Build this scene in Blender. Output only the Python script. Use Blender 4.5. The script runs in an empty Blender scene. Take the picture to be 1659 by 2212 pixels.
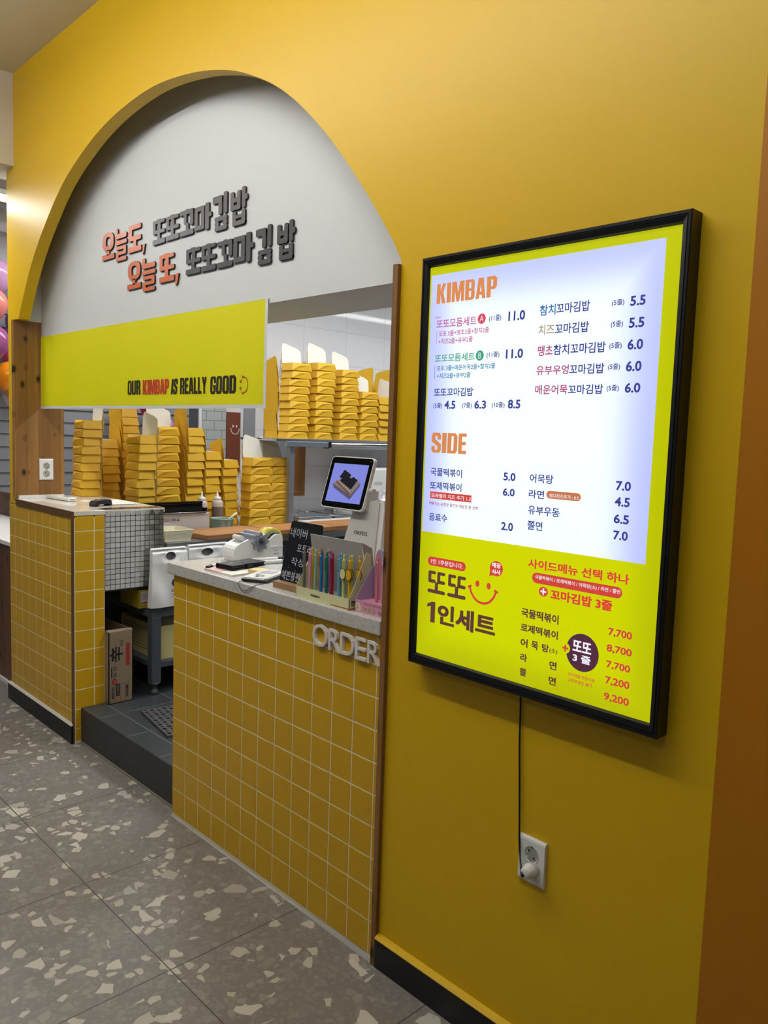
import bpy, bmesh, math, random
from mathutils import Vector, Matrix, Euler
random.seed(7)
SC = bpy.context.scene
COL = SC.collection
PI = math.pi

# ------------------------------------------------------------------ camera
cam_d = bpy.data.cameras.new('camera')
cam = bpy.data.objects.new('camera', cam_d); COL.objects.link(cam)
Rw = [[0.69026197, 0.72280048, 0.03313434], [0.09226686, -0.0425088, -0.99482653], [-0.71765259, 0.68974812, -0.09603273]]
cam.matrix_world = Matrix(((Rw[0][0], -Rw[1][0], -Rw[2][0], 2.86684470), (Rw[0][1], -Rw[1][1], -Rw[2][1], -1.59446895),
                           (Rw[0][2], -Rw[1][2], -Rw[2][2], 1.59666627), (0, 0, 0, 1)))
cam_d.sensor_fit = 'HORIZONTAL'; cam_d.sensor_width = 36.0; cam_d.lens = 1723.143 / 1659 * 36.0
cam_d.clip_start = 0.02
SC.camera = cam

# ------------------------------------------------------------------ world, lamps, exposure
SC.view_settings.view_transform = 'Standard'; SC.view_settings.look = 'None'
SC.view_settings.gamma = 1.0; SC.view_settings.use_curve_mapping = False
SC.view_settings.exposure = 0.0
W = bpy.data.worlds.new('room_ambient'); SC.world = W; W.use_nodes = True
W.node_tree.nodes['Background'].inputs[0].default_value = (0.97, 0.98, 1.0, 1)
W.node_tree.nodes['Background'].inputs[1].default_value = 0.05

def area(name, loc, sx, sy, power, color=(1, 1, 1), rot=(0, 0, 0)):
    d = bpy.data.lights.new(name, 'AREA'); d.shape = 'RECTANGLE'; d.size = sx; d.size_y = sy
    d.energy = power; d.color = color
    o = bpy.data.objects.new(name, d); COL.objects.link(o); o.location = loc; o.rotation_euler = rot
    return o
area('dining_row_light', (1.0, -1.17, 3.27), 4.4, 0.05, 24, (0.97, 0.985, 1.0), (math.radians(42), 0, 0))
area('added_ceiling_fill', (0.1, -1.17, 3.31), 3.4, 0.06, 46, (0.98, 0.99, 1.0), (PI, 0, 0))  # added fill aimed upwards to brighten ceiling and beam; not a real fixture
area('dining_rear_light', (0.4, -3.2, 3.3), 3.0, 0.5, 12, (0.97, 0.985, 1.0))
area('hall_tube_light', (-2.2, -0.05, 2.865), 0.05, 2.3, 27, (1.0, 0.99, 0.98))
area('hall_far_light', (-3.4, 2.2, 3.2), 0.5, 3.0, 48, (1.0, 0.99, 0.98))
area('kitchen_tube_light', (-0.75, 2.0, 2.70), 0.06, 2.4, 25, (0.94, 0.97, 1.0))
area('kitchen_cross_light', (0.2, 1.2, 2.70), 1.6, 0.06, 19, (0.94, 0.97, 1.0))

# ------------------------------------------------------------------ materials
def lin(c):
    return tuple((x / 12.92 if x <= 0.04045 else ((x + 0.055) / 1.055) ** 2.4) for x in c)
MATS = {}
def mat(name, rgb, rough=0.5, metal=0.0, spec=0.5, emit=0.0, var=None, bump=None, coat=0.0, trans=0.0, alpha=1.0, sub=0.0):
    if name in MATS: return MATS[name]
    m = bpy.data.materials.new(name); m.use_nodes = True
    nt = m.node_tree; b = nt.nodes['Principled BSDF']
    c = lin(rgb) + (1,)
    b.inputs['Base Color'].default_value = c
    b.inputs['Roughness'].default_value = rough; b.inputs['Metallic'].default_value = metal
    b.inputs['Specular IOR Level'].default_value = spec
    b.inputs['Coat Weight'].default_value = coat
    b.inputs['Transmission Weight'].default_value = trans
    b.inputs['Alpha'].default_value = alpha
    if sub: b.inputs['Subsurface Weight'].default_value = sub; b.inputs['Subsurface Radius'].default_value = (.01, .01, .01)
    if emit:
        b.inputs['Emission Color'].default_value = c; b.inputs['Emission Strength'].default_value = emit
    if var or bump:
        tc = nt.nodes.new('ShaderNodeTexCoord')
    if var:                                           # var = (scale, amount)
        n = nt.nodes.new('ShaderNodeTexNoise'); n.inputs['Scale'].default_value = var[0]; n.inputs['Detail'].default_value = 4
        nt.links.new(tc.outputs['Object'], n.inputs['Vector'])
        mr = nt.nodes.new('ShaderNodeMapRange'); mr.inputs['To Min'].default_value = 1 - var[1]; mr.inputs['To Max'].default_value = 1 + var[1]
        nt.links.new(n.outputs['Fac'], mr.inputs['Value'])
        mx = nt.nodes.new('ShaderNodeVectorMath'); mx.operation = 'SCALE'
        mx.inputs[0].default_value = c[:3]; nt.links.new(mr.outputs[0], mx.inputs['Scale'])
        nt.links.new(mx.outputs[0], b.inputs['Base Color'])
    if bump:                                          # bump = (scale, strength, distance)
        n2 = nt.nodes.new('ShaderNodeTexNoise'); n2.inputs['Scale'].default_value = bump[0]; n2.inputs['Detail'].default_value = 5
        nt.links.new(tc.outputs['Object'], n2.inputs['Vector'])
        bp = nt.nodes.new('ShaderNodeBump'); bp.inputs['Strength'].default_value = bump[1]; bp.inputs['Distance'].default_value = bump[2]
        nt.links.new(n2.outputs['Fac'], bp.inputs['Height']); nt.links.new(bp.outputs[0], b.inputs['Normal'])
    MATS[name] = m
    return m

def N(nt, t, **kw):
    n = nt.nodes.new(t)
    for k, v in kw.items(): setattr(n, k, v)
    return n
def math_(nt, op, a, b=None, c=None):
    n = nt.nodes.new('ShaderNodeMath'); n.operation = op
    for i, v in enumerate((a, b, c)):
        if v is None: continue
        if isinstance(v, (int, float)): n.inputs[i].default_value = v
        else: nt.links.new(v, n.inputs[i])
    return n.outputs[0]
def mixc(nt, fac, a, b):
    n = nt.nodes.new('ShaderNodeMix'); n.data_type = 'RGBA'
    for sock, v in ((n.inputs[0], fac), (n.inputs[6], a), (n.inputs[7], b)):
        if isinstance(v, (int, float)): sock.default_value = v
        elif isinstance(v, tuple): sock.default_value = lin(v) + (1,) if len(v) == 3 else v
        else: nt.links.new(v, sock)
    return n.outputs[2]
def coords(nt):
    tc = nt.nodes.new('ShaderNodeTexCoord'); s = nt.nodes.new('ShaderNodeSeparateXYZ')
    nt.links.new(tc.outputs['Object'], s.inputs[0])
    return tc.outputs['Object'], s.outputs

def line_mask(nt, v, period, offset, width):
    """1 on joints repeating every `period` along coordinate v."""
    f = math_(nt, 'DIVIDE', math_(nt, 'SUBTRACT', v, offset), period)
    d = math_(nt, 'PINGPONG', f, 0.5)                      # distance to the nearest joint, in periods
    return math_(nt, 'LESS_THAN', d, width / period / 2)

def terrazzo():
    m = bpy.data.materials.new('terrazzo_tile'); m.use_nodes = True; nt = m.node_tree; b = nt.nodes['Principled BSDF']
    P, xyz = coords(nt)
    def vor(scale, feature='F1'):
        v = N(nt, 'ShaderNodeTexVoronoi', feature=feature); v.inputs['Scale'].default_value = scale; v.inputs['Randomness'].default_value = 1
        # warp the lookup a little so that the chips have uneven outlines
        nz = N(nt, 'ShaderNodeTexNoise'); nz.inputs['Scale'].default_value = scale * 1.3; nz.inputs['Detail'].default_value = 2
        nt.links.new(P, nz.inputs['Vector'])
        ma = N(nt, 'ShaderNodeVectorMath', operation='MULTIPLY_ADD')
        nt.links.new(nz.outputs['Color'], ma.inputs[0]); k = 0.35 / scale
        ma.inputs[1].default_value = (k, k, 0); nt.links.new(P, ma.inputs[2])
        nt.links.new(ma.outputs[0], v.inputs['Vector']); return v
    def chips(scale, keep, edge):
        a = vor(scale); e = vor(scale, 'DISTANCE_TO_EDGE')
        s = N(nt, 'ShaderNodeSeparateColor'); nt.links.new(a.outputs['Color'], s.inputs[0])
        on = math_(nt, 'GREATER_THAN', s.outputs[0], 1 - keep)
        # each chip gets its own size
        thr = math_(nt, 'MULTIPLY_ADD', s.outputs[1], edge, edge * 0.35)
        ins = math_(nt, 'GREATER_THAN', e.outputs['Distance'], thr)
        return math_(nt, 'MULTIPLY', on, ins), s.outputs[2]
    nz = N(nt, 'ShaderNodeTexNoise'); nz.inputs['Scale'].default_value = 9; nz.inputs['Detail'].default_value = 8; nz.inputs['Roughness'].default_value = .7
    nt.links.new(P, nz.inputs['Vector'])
    fine = N(nt, 'ShaderNodeTexNoise'); fine.inputs['Scale'].default_value = 70; fine.inputs['Detail'].default_value = 6
    nt.links.new(P, fine.inputs['Vector'])
    base = mixc(nt, nz.outputs['Fac'], (.44, .42, .405), (.56, .54, .52))
    sp = math_(nt, 'MULTIPLY', fine.outputs['Fac'], .55)
    base = mixc(nt, sp, base, (.43, .41, .395))
    m0, v0 = chips(70, .42, .10); base = mixc(nt, math_(nt, 'MULTIPLY', m0, .5), base, (.56, .54, .51))
    m1, v1 = chips(34, .34, .12); base = mixc(nt, math_(nt, 'MULTIPLY', m1, math_(nt, 'MULTIPLY_ADD', v1, .5, .15)), base, (.60, .58, .55))
    m3, v3 = chips(27, .15, .17); base = mixc(nt, m3, base, (.73, .71, .66))
    m2, v2 = chips(17, .17, .20); base = mixc(nt, m2, base, mixc(nt, v2, (.66, .64, .60), (.77, .755, .71)))
    jx = line_mask(nt, xyz[0], .6, .26, .004); jy = line_mask(nt, xyz[1], .6, -.48, .004)
    j = math_(nt, 'MAXIMUM', jx, jy)
    base = mixc(nt, j, base, (.27, .26, .25))
    nt.links.new(base, b.inputs['Base Color'])
    b.inputs['Roughness'].default_value = .42
    return m

def wood(name, dark, mid, light, axis='z', strip=None, knots=True, rough=.5, scale=1.0, kmap=None):
    m = bpy.data.materials.new(name); m.use_nodes = True; nt = m.node_tree; b = nt.nodes['Principled BSDF']
    P, xyz = coords(nt)
    mp = N(nt, 'ShaderNodeMapping'); s = {'x': (.07, 1, 1), 'y': (1, .07, 1), 'z': (1, 1, .07)}[axis]
    mp.inputs['Scale'].default_value = tuple(k * scale for k in s); nt.links.new(P, mp.inputs['Vector'])
    n = N(nt, 'ShaderNodeTexNoise'); n.inputs['Scale'].default_value = 42; n.inputs['Detail'].default_value = 6; n.inputs['Distortion'].default_value = .6
    nt.links.new(mp.outputs[0], n.inputs['Vector'])
    col = mixc(nt, n.outputs['Fac'], mid, light)
    n2 = N(nt, 'ShaderNodeTexNoise'); n2.inputs['Scale'].default_value = 9; n2.inputs['Detail'].default_value = 3
    nt.links.new(mp.outputs[0], n2.inputs['Vector'])
    cr = N(nt, 'ShaderNodeMapRange'); cr.inputs['From Min'].default_value = .45; cr.inputs['From Max'].default_value = .7
    nt.links.new(n2.outputs['Fac'], cr.inputs['Value'])
    col = mixc(nt, math_(nt, 'MULTIPLY', cr.outputs[0], .6), col, dark)
    if strip:                                         # strip = (coordinate index, width): glued laths, each its own tint
        f = math_(nt, 'FLOOR', math_(nt, 'DIVIDE', xyz[strip[0]], strip[1]))
        wn = N(nt, 'ShaderNodeTexWhiteNoise', noise_dimensions='1D'); nt.links.new(f, wn.inputs['W'])
        col = mixc(nt, math_(nt, 'MULTIPLY', wn.outputs['Value'], .55), col, dark)
        col = mixc(nt, math_(nt, 'MULTIPLY', line_mask(nt, xyz[strip[0]], strip[1], 0, .002), .6), col, dark)
    if knots:
        mk = N(nt, 'ShaderNodeMapping'); mk.inputs['Scale'].default_value = kmap or {'x': (.5, 1, 1), 'y': (1, .5, 1), 'z': (1, 1, .5)}[axis]
        nt.links.new(P, mk.inputs['Vector'])
        v = N(nt, 'ShaderNodeTexVoronoi'); v.inputs['Scale'].default_value = 17; nt.links.new(mk.outputs[0], v.inputs['Vector'])
        sc = N(nt, 'ShaderNodeSeparateColor'); nt.links.new(v.outputs['Color'], sc.inputs[0])
        k = math_(nt, 'MULTIPLY', math_(nt, 'LESS_THAN', v.outputs['Distance'], .19), math_(nt, 'GREATER_THAN', sc.outputs[0], .60))
        k2 = math_(nt, 'MULTIPLY', math_(nt, 'LESS_THAN', v.outputs['Distance'], .30), math_(nt, 'GREATER_THAN', sc.outputs[0], .60))
        col = mixc(nt, math_(nt, 'MULTIPLY', k2, .45), col, dark)
        col = mixc(nt, k, col, tuple(x * .45 for x in dark))
    nt.links.new(col, b.inputs['Base Color']); b.inputs['Roughness'].default_value = rough
    return m

def tiled(name, col, joint, ax, per, off, width, rough=.2, joint_rough=.7, stagger=False, var=0.0, spec=.5):
    """Flat wall or floor of tiles: joints along the two coordinates in ax."""
    m = bpy.data.materials.new(name); m.use_nodes = True; nt = m.node_tree; b = nt.nodes['Principled BSDF']
    P, xyz = coords(nt)
    u, v = xyz[ax[0]], xyz[ax[1]]
    if stagger:
        row = math_(nt, 'FLOOR', math_(nt, 'DIVIDE', math_(nt, 'SUBTRACT', v, off[1]), per[1]))
        u = math_(nt, 'ADD', u, math_(nt, 'MULTIPLY', math_(nt, 'MODULO', math_(nt, 'ADD', row, 100), 2.0), per[0] / 2))
    j = math_(nt, 'MAXIMUM', line_mask(nt, u, per[0], off[0], width), line_mask(nt, v, per[1], off[1], width))
    c = col
    if var:
        n = N(nt, 'ShaderNodeTexNoise'); n.inputs['Scale'].default_value = 6; n.inputs['Detail'].default_value = 6
        nt.links.new(P, n.inputs['Vector'])
        c = mixc(nt, n.outputs['Fac'], tuple(x * (1 - var) for x in col), tuple(min(1, x * (1 + var)) for x in col))
    nt.links.new(mixc(nt, j, c, joint), b.inputs['Base Color'])
    nt.links.new(math_(nt, 'MULTIPLY_ADD', j, joint_rough - rough, rough), b.inputs['Roughness'])
    b.inputs['Specular IOR Level'].default_value = spec
    bp = N(nt, 'ShaderNodeBump'); bp.inputs['Distance'].default_value = .001; bp.inputs['Strength'].default_value = .5; bp.invert = True
    nt.links.new(j, bp.inputs['Height']); nt.links.new(bp.outputs[0], b.inputs['Normal'])
    return m

# ------------------------------------------------------------------ mesh builder
class MB:
    def __init__(s): s.v = []; s.f = []; s.mi = []; s.sm = []; s.m = 0; s.smooth = False
    def vert(s, p): s.v.append(tuple(p)); return len(s.v) - 1
    def face(s, idx): s.f.append(tuple(idx)); s.mi.append(s.m); s.sm.append(s.smooth)
    def poly(s, pts): s.face([s.vert(p) for p in pts])
    def add(s, vs, fs, M=None):
        b = len(s.v)
        for p in vs: s.v.append(tuple(M @ Vector(p)) if M else tuple(p))
        for f in fs: s.face([b + i for i in f])
    def box(s, x0, x1, y0, y1, z0, z1, M=None):
        vs = [(x, y, z) for z in (z0, z1) for y in (y0, y1) for x in (x0, x1)]
        s.add(vs, [(0, 2, 3, 1), (4, 5, 7, 6), (0, 1, 5, 4), (2, 6, 7, 3), (0, 4, 6, 2), (1, 3, 7, 5)], M)
    def rbox(s, x0, x1, y0, y1, z0, z1, r=.003, seg=2, M=None):
        bm = bmesh.new(); bmesh.ops.create_cube(bm, size=1)
        for v in bm.verts:
            v.co = Vector(((x0 + x1) / 2 + v.co.x * (x1 - x0), (y0 + y1) / 2 + v.co.y * (y1 - y0), (z0 + z1) / 2 + v.co.z * (z1 - z0)))
        bmesh.ops.bevel(bm, geom=list(bm.edges), offset=r, segments=seg, affect='EDGES', profile=.5)
        bm.verts.index_update()
        s.add([v.co.copy() for v in bm.verts], [[v.index for v in f.verts] for f in bm.faces], M); bm.free()
    def prism(s, pts, fn, a, b, cap=True):
        """2D outline pts swept between depths a and b; fn(u, v, d) gives the 3D point."""
        n = len(pts); A = [s.vert(fn(u, v, a)) for u, v in pts]; B = [s.vert(fn(u, v, b)) for u, v in pts]
        for i in range(n): s.face([A[i], A[(i + 1) % n], B[(i + 1) % n], B[i]])
        if cap: s.face(A[::-1]); s.face(B)
    def tube(s, path, r, n=10, closed=False, cap=True):
        path = [Vector(p) for p in path]; rings = []; m = len(path)
        rr = r if isinstance(r, (list, tuple)) else [r] * m
        up = None
        for i, p in enumerate(path):
            if closed: t = path[(i + 1) % m] - path[i - 1]
            else: t = path[min(i + 1, m - 1)] - path[max(i - 1, 0)]
            t.normalize()
            if up is None: up = Vector((0, 0, 1)) if abs(t.z) < .9 else Vector((1, 0, 0))
            a = up - t * up.dot(t); a.normalize(); up = a; c = t.cross(a)
            rings.append([s.vert(p + (a * math.cos(2 * PI * k / n) + c * math.sin(2 * PI * k / n)) * rr[i]) for k in range(n)])
        o = s.smooth; s.smooth = True
        for i in range(m if closed else m - 1):
            A, B = rings[i], rings[(i + 1) % m]
            for k in range(n): s.face([A[k], A[(k + 1) % n], B[(k + 1) % n], B[k]])
        s.smooth = o
        if cap and not closed: s.face(rings[0][::-1]); s.face(rings[-1])
    def lathe(s, prof, n=24, M=None, cap=True):
        """prof = [(r, z)] turned about z, placed by M."""
        rings = []
        for r, z in prof:
            rings.append([s.vert((M @ Vector((r * math.cos(2 * PI * k / n), r * math.sin(2 * PI * k / n), z))) if M else (r * math.cos(2 * PI * k / n), r * math.sin(2 * PI * k / n), z)) for k in range(n)])
        o = s.smooth; s.smooth = True
        for A, B in zip(rings, rings[1:]):
            for k in range(n): s.face([A[k], A[(k + 1) % n], B[(k + 1) % n], B[k]])
        s.smooth = o
        if cap: s.face(rings[0][::-1]); s.face(rings[-1])
    def build(s, name, mats, parent=None, loc=None, auto=True):
        me = bpy.data.meshes.new(name); me.from_pydata(s.v, [], s.f)
        for m in (mats if isinstance(mats, (list, tuple)) else [mats]): me.materials.append(m)
        me.polygons.foreach_set('material_index', s.mi); me.polygons.foreach_set('use_smooth', s.sm); me.update()
        return link(name, me, parent, loc)
def link(name, me, parent=None, loc=None):
    o = bpy.data.objects.new(name, me); COL.objects.link(o)
    if parent: o.parent = parent
    if loc: o.location = loc
    return o
def empty(name, label, cat, loc=(0, 0, 0), group=None):
    o = bpy.data.objects.new(name, None); COL.objects.link(o); o.location = loc; o.empty_display_size = .05
    return tag(o, label, cat, group)
def tag(o, label, cat, group=None):
    o['label'] = label; o['category'] = cat
    if group: o['group'] = group
    return o
def struct(o): o['kind'] = 'structure'; return o
def local(o, root):
    """parent o (built in world coordinates) under root standing at root.location."""
    o.parent = root; o.matrix_parent_inverse = Matrix.Translation(-Vector(root.location)); return o
def T(x=0, y=0, z=0, rx=0, ry=0, rz=0, s=1):
    return Matrix.Translation((x, y, z)) @ Euler((rx, ry, rz)).to_matrix().to_4x4() @ Matrix.Scale(s, 4)

# ---- lettering: glyph outlines of the built-in face, filled and fitted to a measured rectangle
TXT = {}
def glyphs(body, off, res=3):
    k = (body, off)
    if k in TXT: return TXT[k]
    c = bpy.data.curves.new('lettering', 'FONT'); c.body = body; c.size = 1; c.resolution_u = res; c.offset = off; c.fill_mode = 'BOTH'
    o = bpy.data.objects.new('lettering', c); COL.objects.link(o)
    me = bpy.data.meshes.new_from_object(o)
    vs = [tuple(v.co) for v in me.vertices]; fs = [tuple(p.vertices) for p in me.polygons]
    bpy.data.objects.remove(o); bpy.data.curves.remove(c); bpy.data.meshes.remove(me)
    x0 = min(v[0] for v in vs); x1 = max(v[0] for v in vs); y0 = min(v[1] for v in vs); y1 = max(v[1] for v in vs)
    vs = [((v[0] - x0) / (x1 - x0), (v[1] - y0) / (y1 - y0)) for v in vs]
    TXT[k] = (vs, fs, (x1 - x0) / (y1 - y0)); return TXT[k]
def lettering(mb, body, u0, u1, v0, v1, fn, off=0.0, depth=None, shear=0.0):
    """fn(u, v, d): u along the line, v up; depth = (back, front) makes solid letters."""
    vs, fs, asp = glyphs(body, off)
    if u1 is None: u1 = u0 + (v1 - v0) * asp
    P = [(u0 + a * (u1 - u0) + shear * b * (v1 - v0), v0 + b * (v1 - v0)) for a, b in vs]
    if depth is None:
        mb.add([fn(u, v, 0) for u, v in P], fs); return
    a, b = depth; n = len(P)
    mb.add([fn(u, v, b) for u, v in P] + [fn(u, v, a) for u, v in P], list(fs) + [tuple(i + n for i in f[::-1]) for f in fs])
    cnt = {}
    for f in fs:
        for i in range(len(f)):
            e = (f[i], f[(i + 1) % len(f)]); cnt[frozenset(e)] = None if frozenset(e) in cnt else e
    base = len(mb.v) - 2 * n
    for e in cnt.values():
        if e: mb.face([base + e[1], base + e[0], base + e[0] + n, base + e[1] + n])
def ycut(y, sgn=-1): return lambda u, v, d: (u, y + sgn * d, v)      # a surface that faces -y
def xcut(x, sgn=1): return lambda u, v, d: (x + sgn * d, u, v)       # a surface that faces +x
def flat(mb, pts, fn, d=0.0): mb.face([mb.vert(fn(u, v, d)) for u, v in pts])
def disc(cx, cy, rx, ry=None, n=28): ry = ry or rx; return [(cx + rx * math.cos(2 * PI * k / n), cy + ry * math.sin(2 * PI * k / n)) for k in range(n)]
def rrect(u0, u1, v0, v1, r, n=5):
    r = min(r, (u1 - u0) / 2, (v1 - v0) / 2); out = []
    for cx, cy, a in ((u1 - r, v1 - r, 0), (u0 + r, v1 - r, PI / 2), (u0 + r, v0 + r, PI), (u1 - r, v0 + r, 3 * PI / 2)):
        for k in range(n + 1): t = a + PI / 2 * k / n; out.append((cx + r * math.cos(t), cy + r * math.sin(t)))
    return out
def stroke(mb, pts, w, fn, d=0.0):
    """flat ribbon of width w along a 2D polyline."""
    L, R = [], []
    for i, p in enumerate(pts):
        a = pts[max(i - 1, 0)]; b = pts[min(i + 1, len(pts) - 1)]
        dx, dy = b[0] - a[0], b[1] - a[1]; l = math.hypot(dx, dy) or 1
        nx, ny = -dy / l * w / 2, dx / l * w / 2
        L.append(mb.vert(fn(p[0] + nx, p[1] + ny, d))); R.append(mb.vert(fn(p[0] - nx, p[1] - ny, d)))
    for i in range(len(pts) - 1): mb.face([L[i], R[i], R[i + 1], L[i + 1]])
def spline(pts, n=8):
    out = []; P = [pts[0]] + list(pts) + [pts[-1]]
    for i in range(1, len(P) - 2):
        for k in range(n):
            t = k / n; q = []
            for c in range(len(pts[0])):
                p0, p1, p2, p3 = P[i - 1][c], P[i][c], P[i + 1][c], P[i + 2][c]
                q.append(.5 * (2 * p1 + (p2 - p0) * t + (2 * p0 - 5 * p1 + 4 * p2 - p3) * t * t + (3 * p1 - p0 - 3 * p2 + p3) * t ** 3))
            out.append(tuple(q))
    out.append(tuple(pts[-1])); return out

# palette
M_wall = mat('yellow_wall_paint', (.875, .708, .045), .42, spec=.4, var=(1.7, .03), bump=(220, .08, .001))
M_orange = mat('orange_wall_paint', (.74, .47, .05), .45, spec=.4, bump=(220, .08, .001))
M_tile = mat('yellow_glazed_tile', (.835, .655, .06), .28, spec=.5, var=(3, .05))
M_grout = mat('cream_grout', (.93, .89, .77), .8)
M_white = mat('white_paint', (.90, .90, .90), .6, bump=(160, .05, .001))
M_ceil = mat('ceiling_paint', (.86, .83, .76), .8)
M_black = mat('black_skirting', (.045, .048, .05), .45)
M_blk = mat('black_plastic', (.03, .03, .035), .35)
M_steel = mat('stainless_steel', (.74, .75, .77), .28, metal=1, var=(12, .08))
M_grey = mat('grey_painted_steel', (.40, .43, .47), .45)
M_cream = mat('cream_plastic', (.90, .88, .78), .4)
M_wp = mat('white_plastic', (.93, .93, .92), .3)
M_box = mat('yellow_box_card', (.86, .675, .17), .5, spec=.35, var=(30, .04))
M_boxin = mat('white_box_card', (.93, .91, .86), .6)
M_pine = wood('pine_lining', (.33, .20, .07), (.62, .43, .20), (.71, .53, .29), 'z', strip=(1, .062), rough=.45, kmap=(0, 1, .6))
M_post = wood('brown_pine_edge', (.28, .17, .07), (.55, .38, .20), (.63, .45, .26), 'z', rough=.5)
M_trim = mat('brown_edge_strip', (.40, .28, .15), .5, var=(20, .1))

# heavy condensed capitals, drawn as blocks in a unit square
CAPS = {
 'K': [[(0, 0), (.40, 0), (.40, 1), (0, 1)], [(.36, .55), (.62, 1), (1, 1), (.72, .55)], [(.36, .55), (.72, .55), (1, 0), (.60, 0)]],
 'I': [[(0, 0), (1, 0), (1, 1), (0, 1)]],
 'M': [[(0, 0), (.25, 0), (.25, 1), (0, 1)], [(.75, 0), (1, 0), (1, 1), (.75, 1)], [(.12, 1), (.37, 1), (.60, 0), (.40, 0)], [(.63, 1), (.88, 1), (.60, 0), (.40, 0)]],
 'B': [[(0, 0), (.40, 0), (.40, 1), (0, 1)], [(.2, .86), (.2, 1), (.80, 1), (.95, .90), (.92, .86)], [(.62, .56), (.97, .56), (.97, .88), (.62, .88)], [(.2, .44), (.90, .44), (.97, .56), (.2, .57)], [(.62, .12), (1, .12), (1, .46), (.62, .46)], [(.2, 0), (.82, 0), (1, .13), (.2, .14)]],
 'A': [[(0, 0), (.33, 0), (.58, 1), (.24, 1)], [(.67, 0), (1, 0), (.76, 1), (.42, 1)], [(.25, .18), (.75, .18), (.72, .34), (.28, .34)]],
 'P': [[(0, 0), (.42, 0), (.42, 1), (0, 1)], [(.2, .84), (.2, 1), (.82, 1), (1, .88), (.98, .84)], [(.62, .50), (1, .50), (1, .88), (.62, .88)], [(.2, .38), (.84, .38), (1, .52), (.2, .52)]],
 'S': [[(0, .84), (.15, 1), (.85, 1), (1, .84)], [(0, .55), (.38, .60), (.38, .86), (0, .86)], [(.62, .66), (1, .66), (1, .86), (.62, .86)], [(0, .56), (.38, .68), (1, .44), (.62, .32)], [(.62, .14), (1, .14), (1, .46), (.62, .40)], [(0, .14), (.38, .14), (.38, .33), (0, .33)], [(.15, 0), (.85, 0), (1, .15), (0, .15)]],
 'D': [[(0, 0), (.40, 0), (.40, 1), (0, 1)], [(.2, .85), (.2, 1), (.80, 1), (1, .86)], [(.62, .13), (1, .13), (1, .87), (.62, .87)], [(.2, 0), (.80, 0), (1, .14), (.2, .15)]],
 'E': [[(0, 0), (.45, 0), (.45, 1), (0, 1)], [(.2, .84), (1, .84), (1, 1), (.2, 1)], [(.2, .43), (.92, .43), (.92, .59), (.2, .59)], [(.2, 0), (1, 0), (1, .16), (.2, .16)]],
 'O': [[(0, .86), (.16, 1), (.84, 1), (1, .86)], [(0, .13), (.37, .13), (.37, .87), (0, .87)], [(.63, .13), (1, .13), (1, .87), (.63, .87)], [(.16, 0), (.84, 0), (1, .14), (0, .14)]],
 'U': [[(0, .13), (.37, .13), (.37, 1), (0, 1)], [(.63, .13), (1, .13), (1, 1), (.63, 1)], [(.16, 0), (.84, 0), (1, .14), (0, .14)]],
 'R': [[(0, 0), (.40, 0), (.40, 1), (0, 1)], [(.2, .85), (.2, 1), (.82, 1), (1, .88), (.98, .85)], [(.62, .52), (1, .52), (1, .88), (.62, .88)], [(.2, .42), (.80, .42), (.98, .54), (.2, .55)], [(.60, 0), (1, 0), (1, .38), (.80, .46), (.62, .42)]],
 'L': [[(0, 0), (.48, 0), (.48, 1), (0, 1)], [(.2, 0), (1, 0), (1, .16), (.2, .16)]],
 'Y': [[(0, 1), (.36, 1), (.66, .38), (.34, .38)], [(1, 1), (.64, 1), (.34, .38), (.66, .38)], [(.32, 0), (.68, 0), (.68, .45), (.32, .45)]],
 'G': [[(0, .86), (.16, 1), (.84, 1), (1, .86)], [(0, .13), (.37, .13), (.37, .87), (0, .87)], [(.63, .62), (1, .62), (1, .87), (.63, .87)], [(.5, .37), (1, .37), (1, .50), (.5, .50)], [(.63, .13), (1, .13), (1, .40), (.63, .40)], [(.16, 0), (.84, 0), (1, .14), (0, .14)]]}
CAPW = {'I': .46, 'M': 1.32, 'E': .80, 'L': .78}
def caps(mb, word, u0, u1, v0, v1, fn, shear=0.0, gap=.10):
    tot = sum(CAPW.get(c, 1) for c in word) + gap * (len(word) - 1); k = (u1 - u0 - shear * (v1 - v0)) / tot; u = u0
    for c in word:
        w = CAPW.get(c, 1) * k
        for p in CAPS[c]: flat(mb, [(u + a * w + shear * e * (v1 - v0), v0 + e * (v1 - v0)) for a, e in p], fn)
        u += w + gap * k

# ================================================================== the setting
b = MB(); b.box(-9, 5, -6, 6, -.06, 0)
struct(b.build('floor', terrazzo()))
b = MB(); b.box(-9, 5, -6, 6, 3.44, 3.5)
struct(b.build('ceiling', M_ceil))
# dropped beam running out over the room from the end of the yellow wall
b = MB(); b.box(-2.035, -1.745, -5, 1.2, 2.965, 3.44)
struct(b.build('trim_1', M_ceil))

ARCH = [(-1.699, 2.158), (-1.645, 2.24), (-1.558, 2.362), (-1.45, 2.48), (-1.331, 2.583), (-1.18, 2.695), (-1.014, 2.786), (-.758, 2.877), (-.527, 2.924), (-.269, 2.944),
        (-.069, 2.934), (.153, 2.899), (.34, 2.85), (.484, 2.793), (.645, 2.708), (.77, 2.617), (.889, 2.512), (1.001, 2.395), (1.108, 2.270), (1.169, 2.192), (1.216, 2.128), (1.2455, 2.078)]
arch = spline(ARCH, 5)
out = [(2.211, 0), (2.211, 3.44), (-1.86, 3.44), (-1.86, 1.14), (-1.778, 1.14), (-1.778, 2.158)] + arch + [(1.2455, 0)]
b = MB(); b.prism(out, lambda u, v, d: (u, d, v), 0, .06)
struct(b.build('wall_front', M_wall))
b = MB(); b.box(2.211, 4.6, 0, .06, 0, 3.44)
struct(b.build('wall_side', M_orange))
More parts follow.
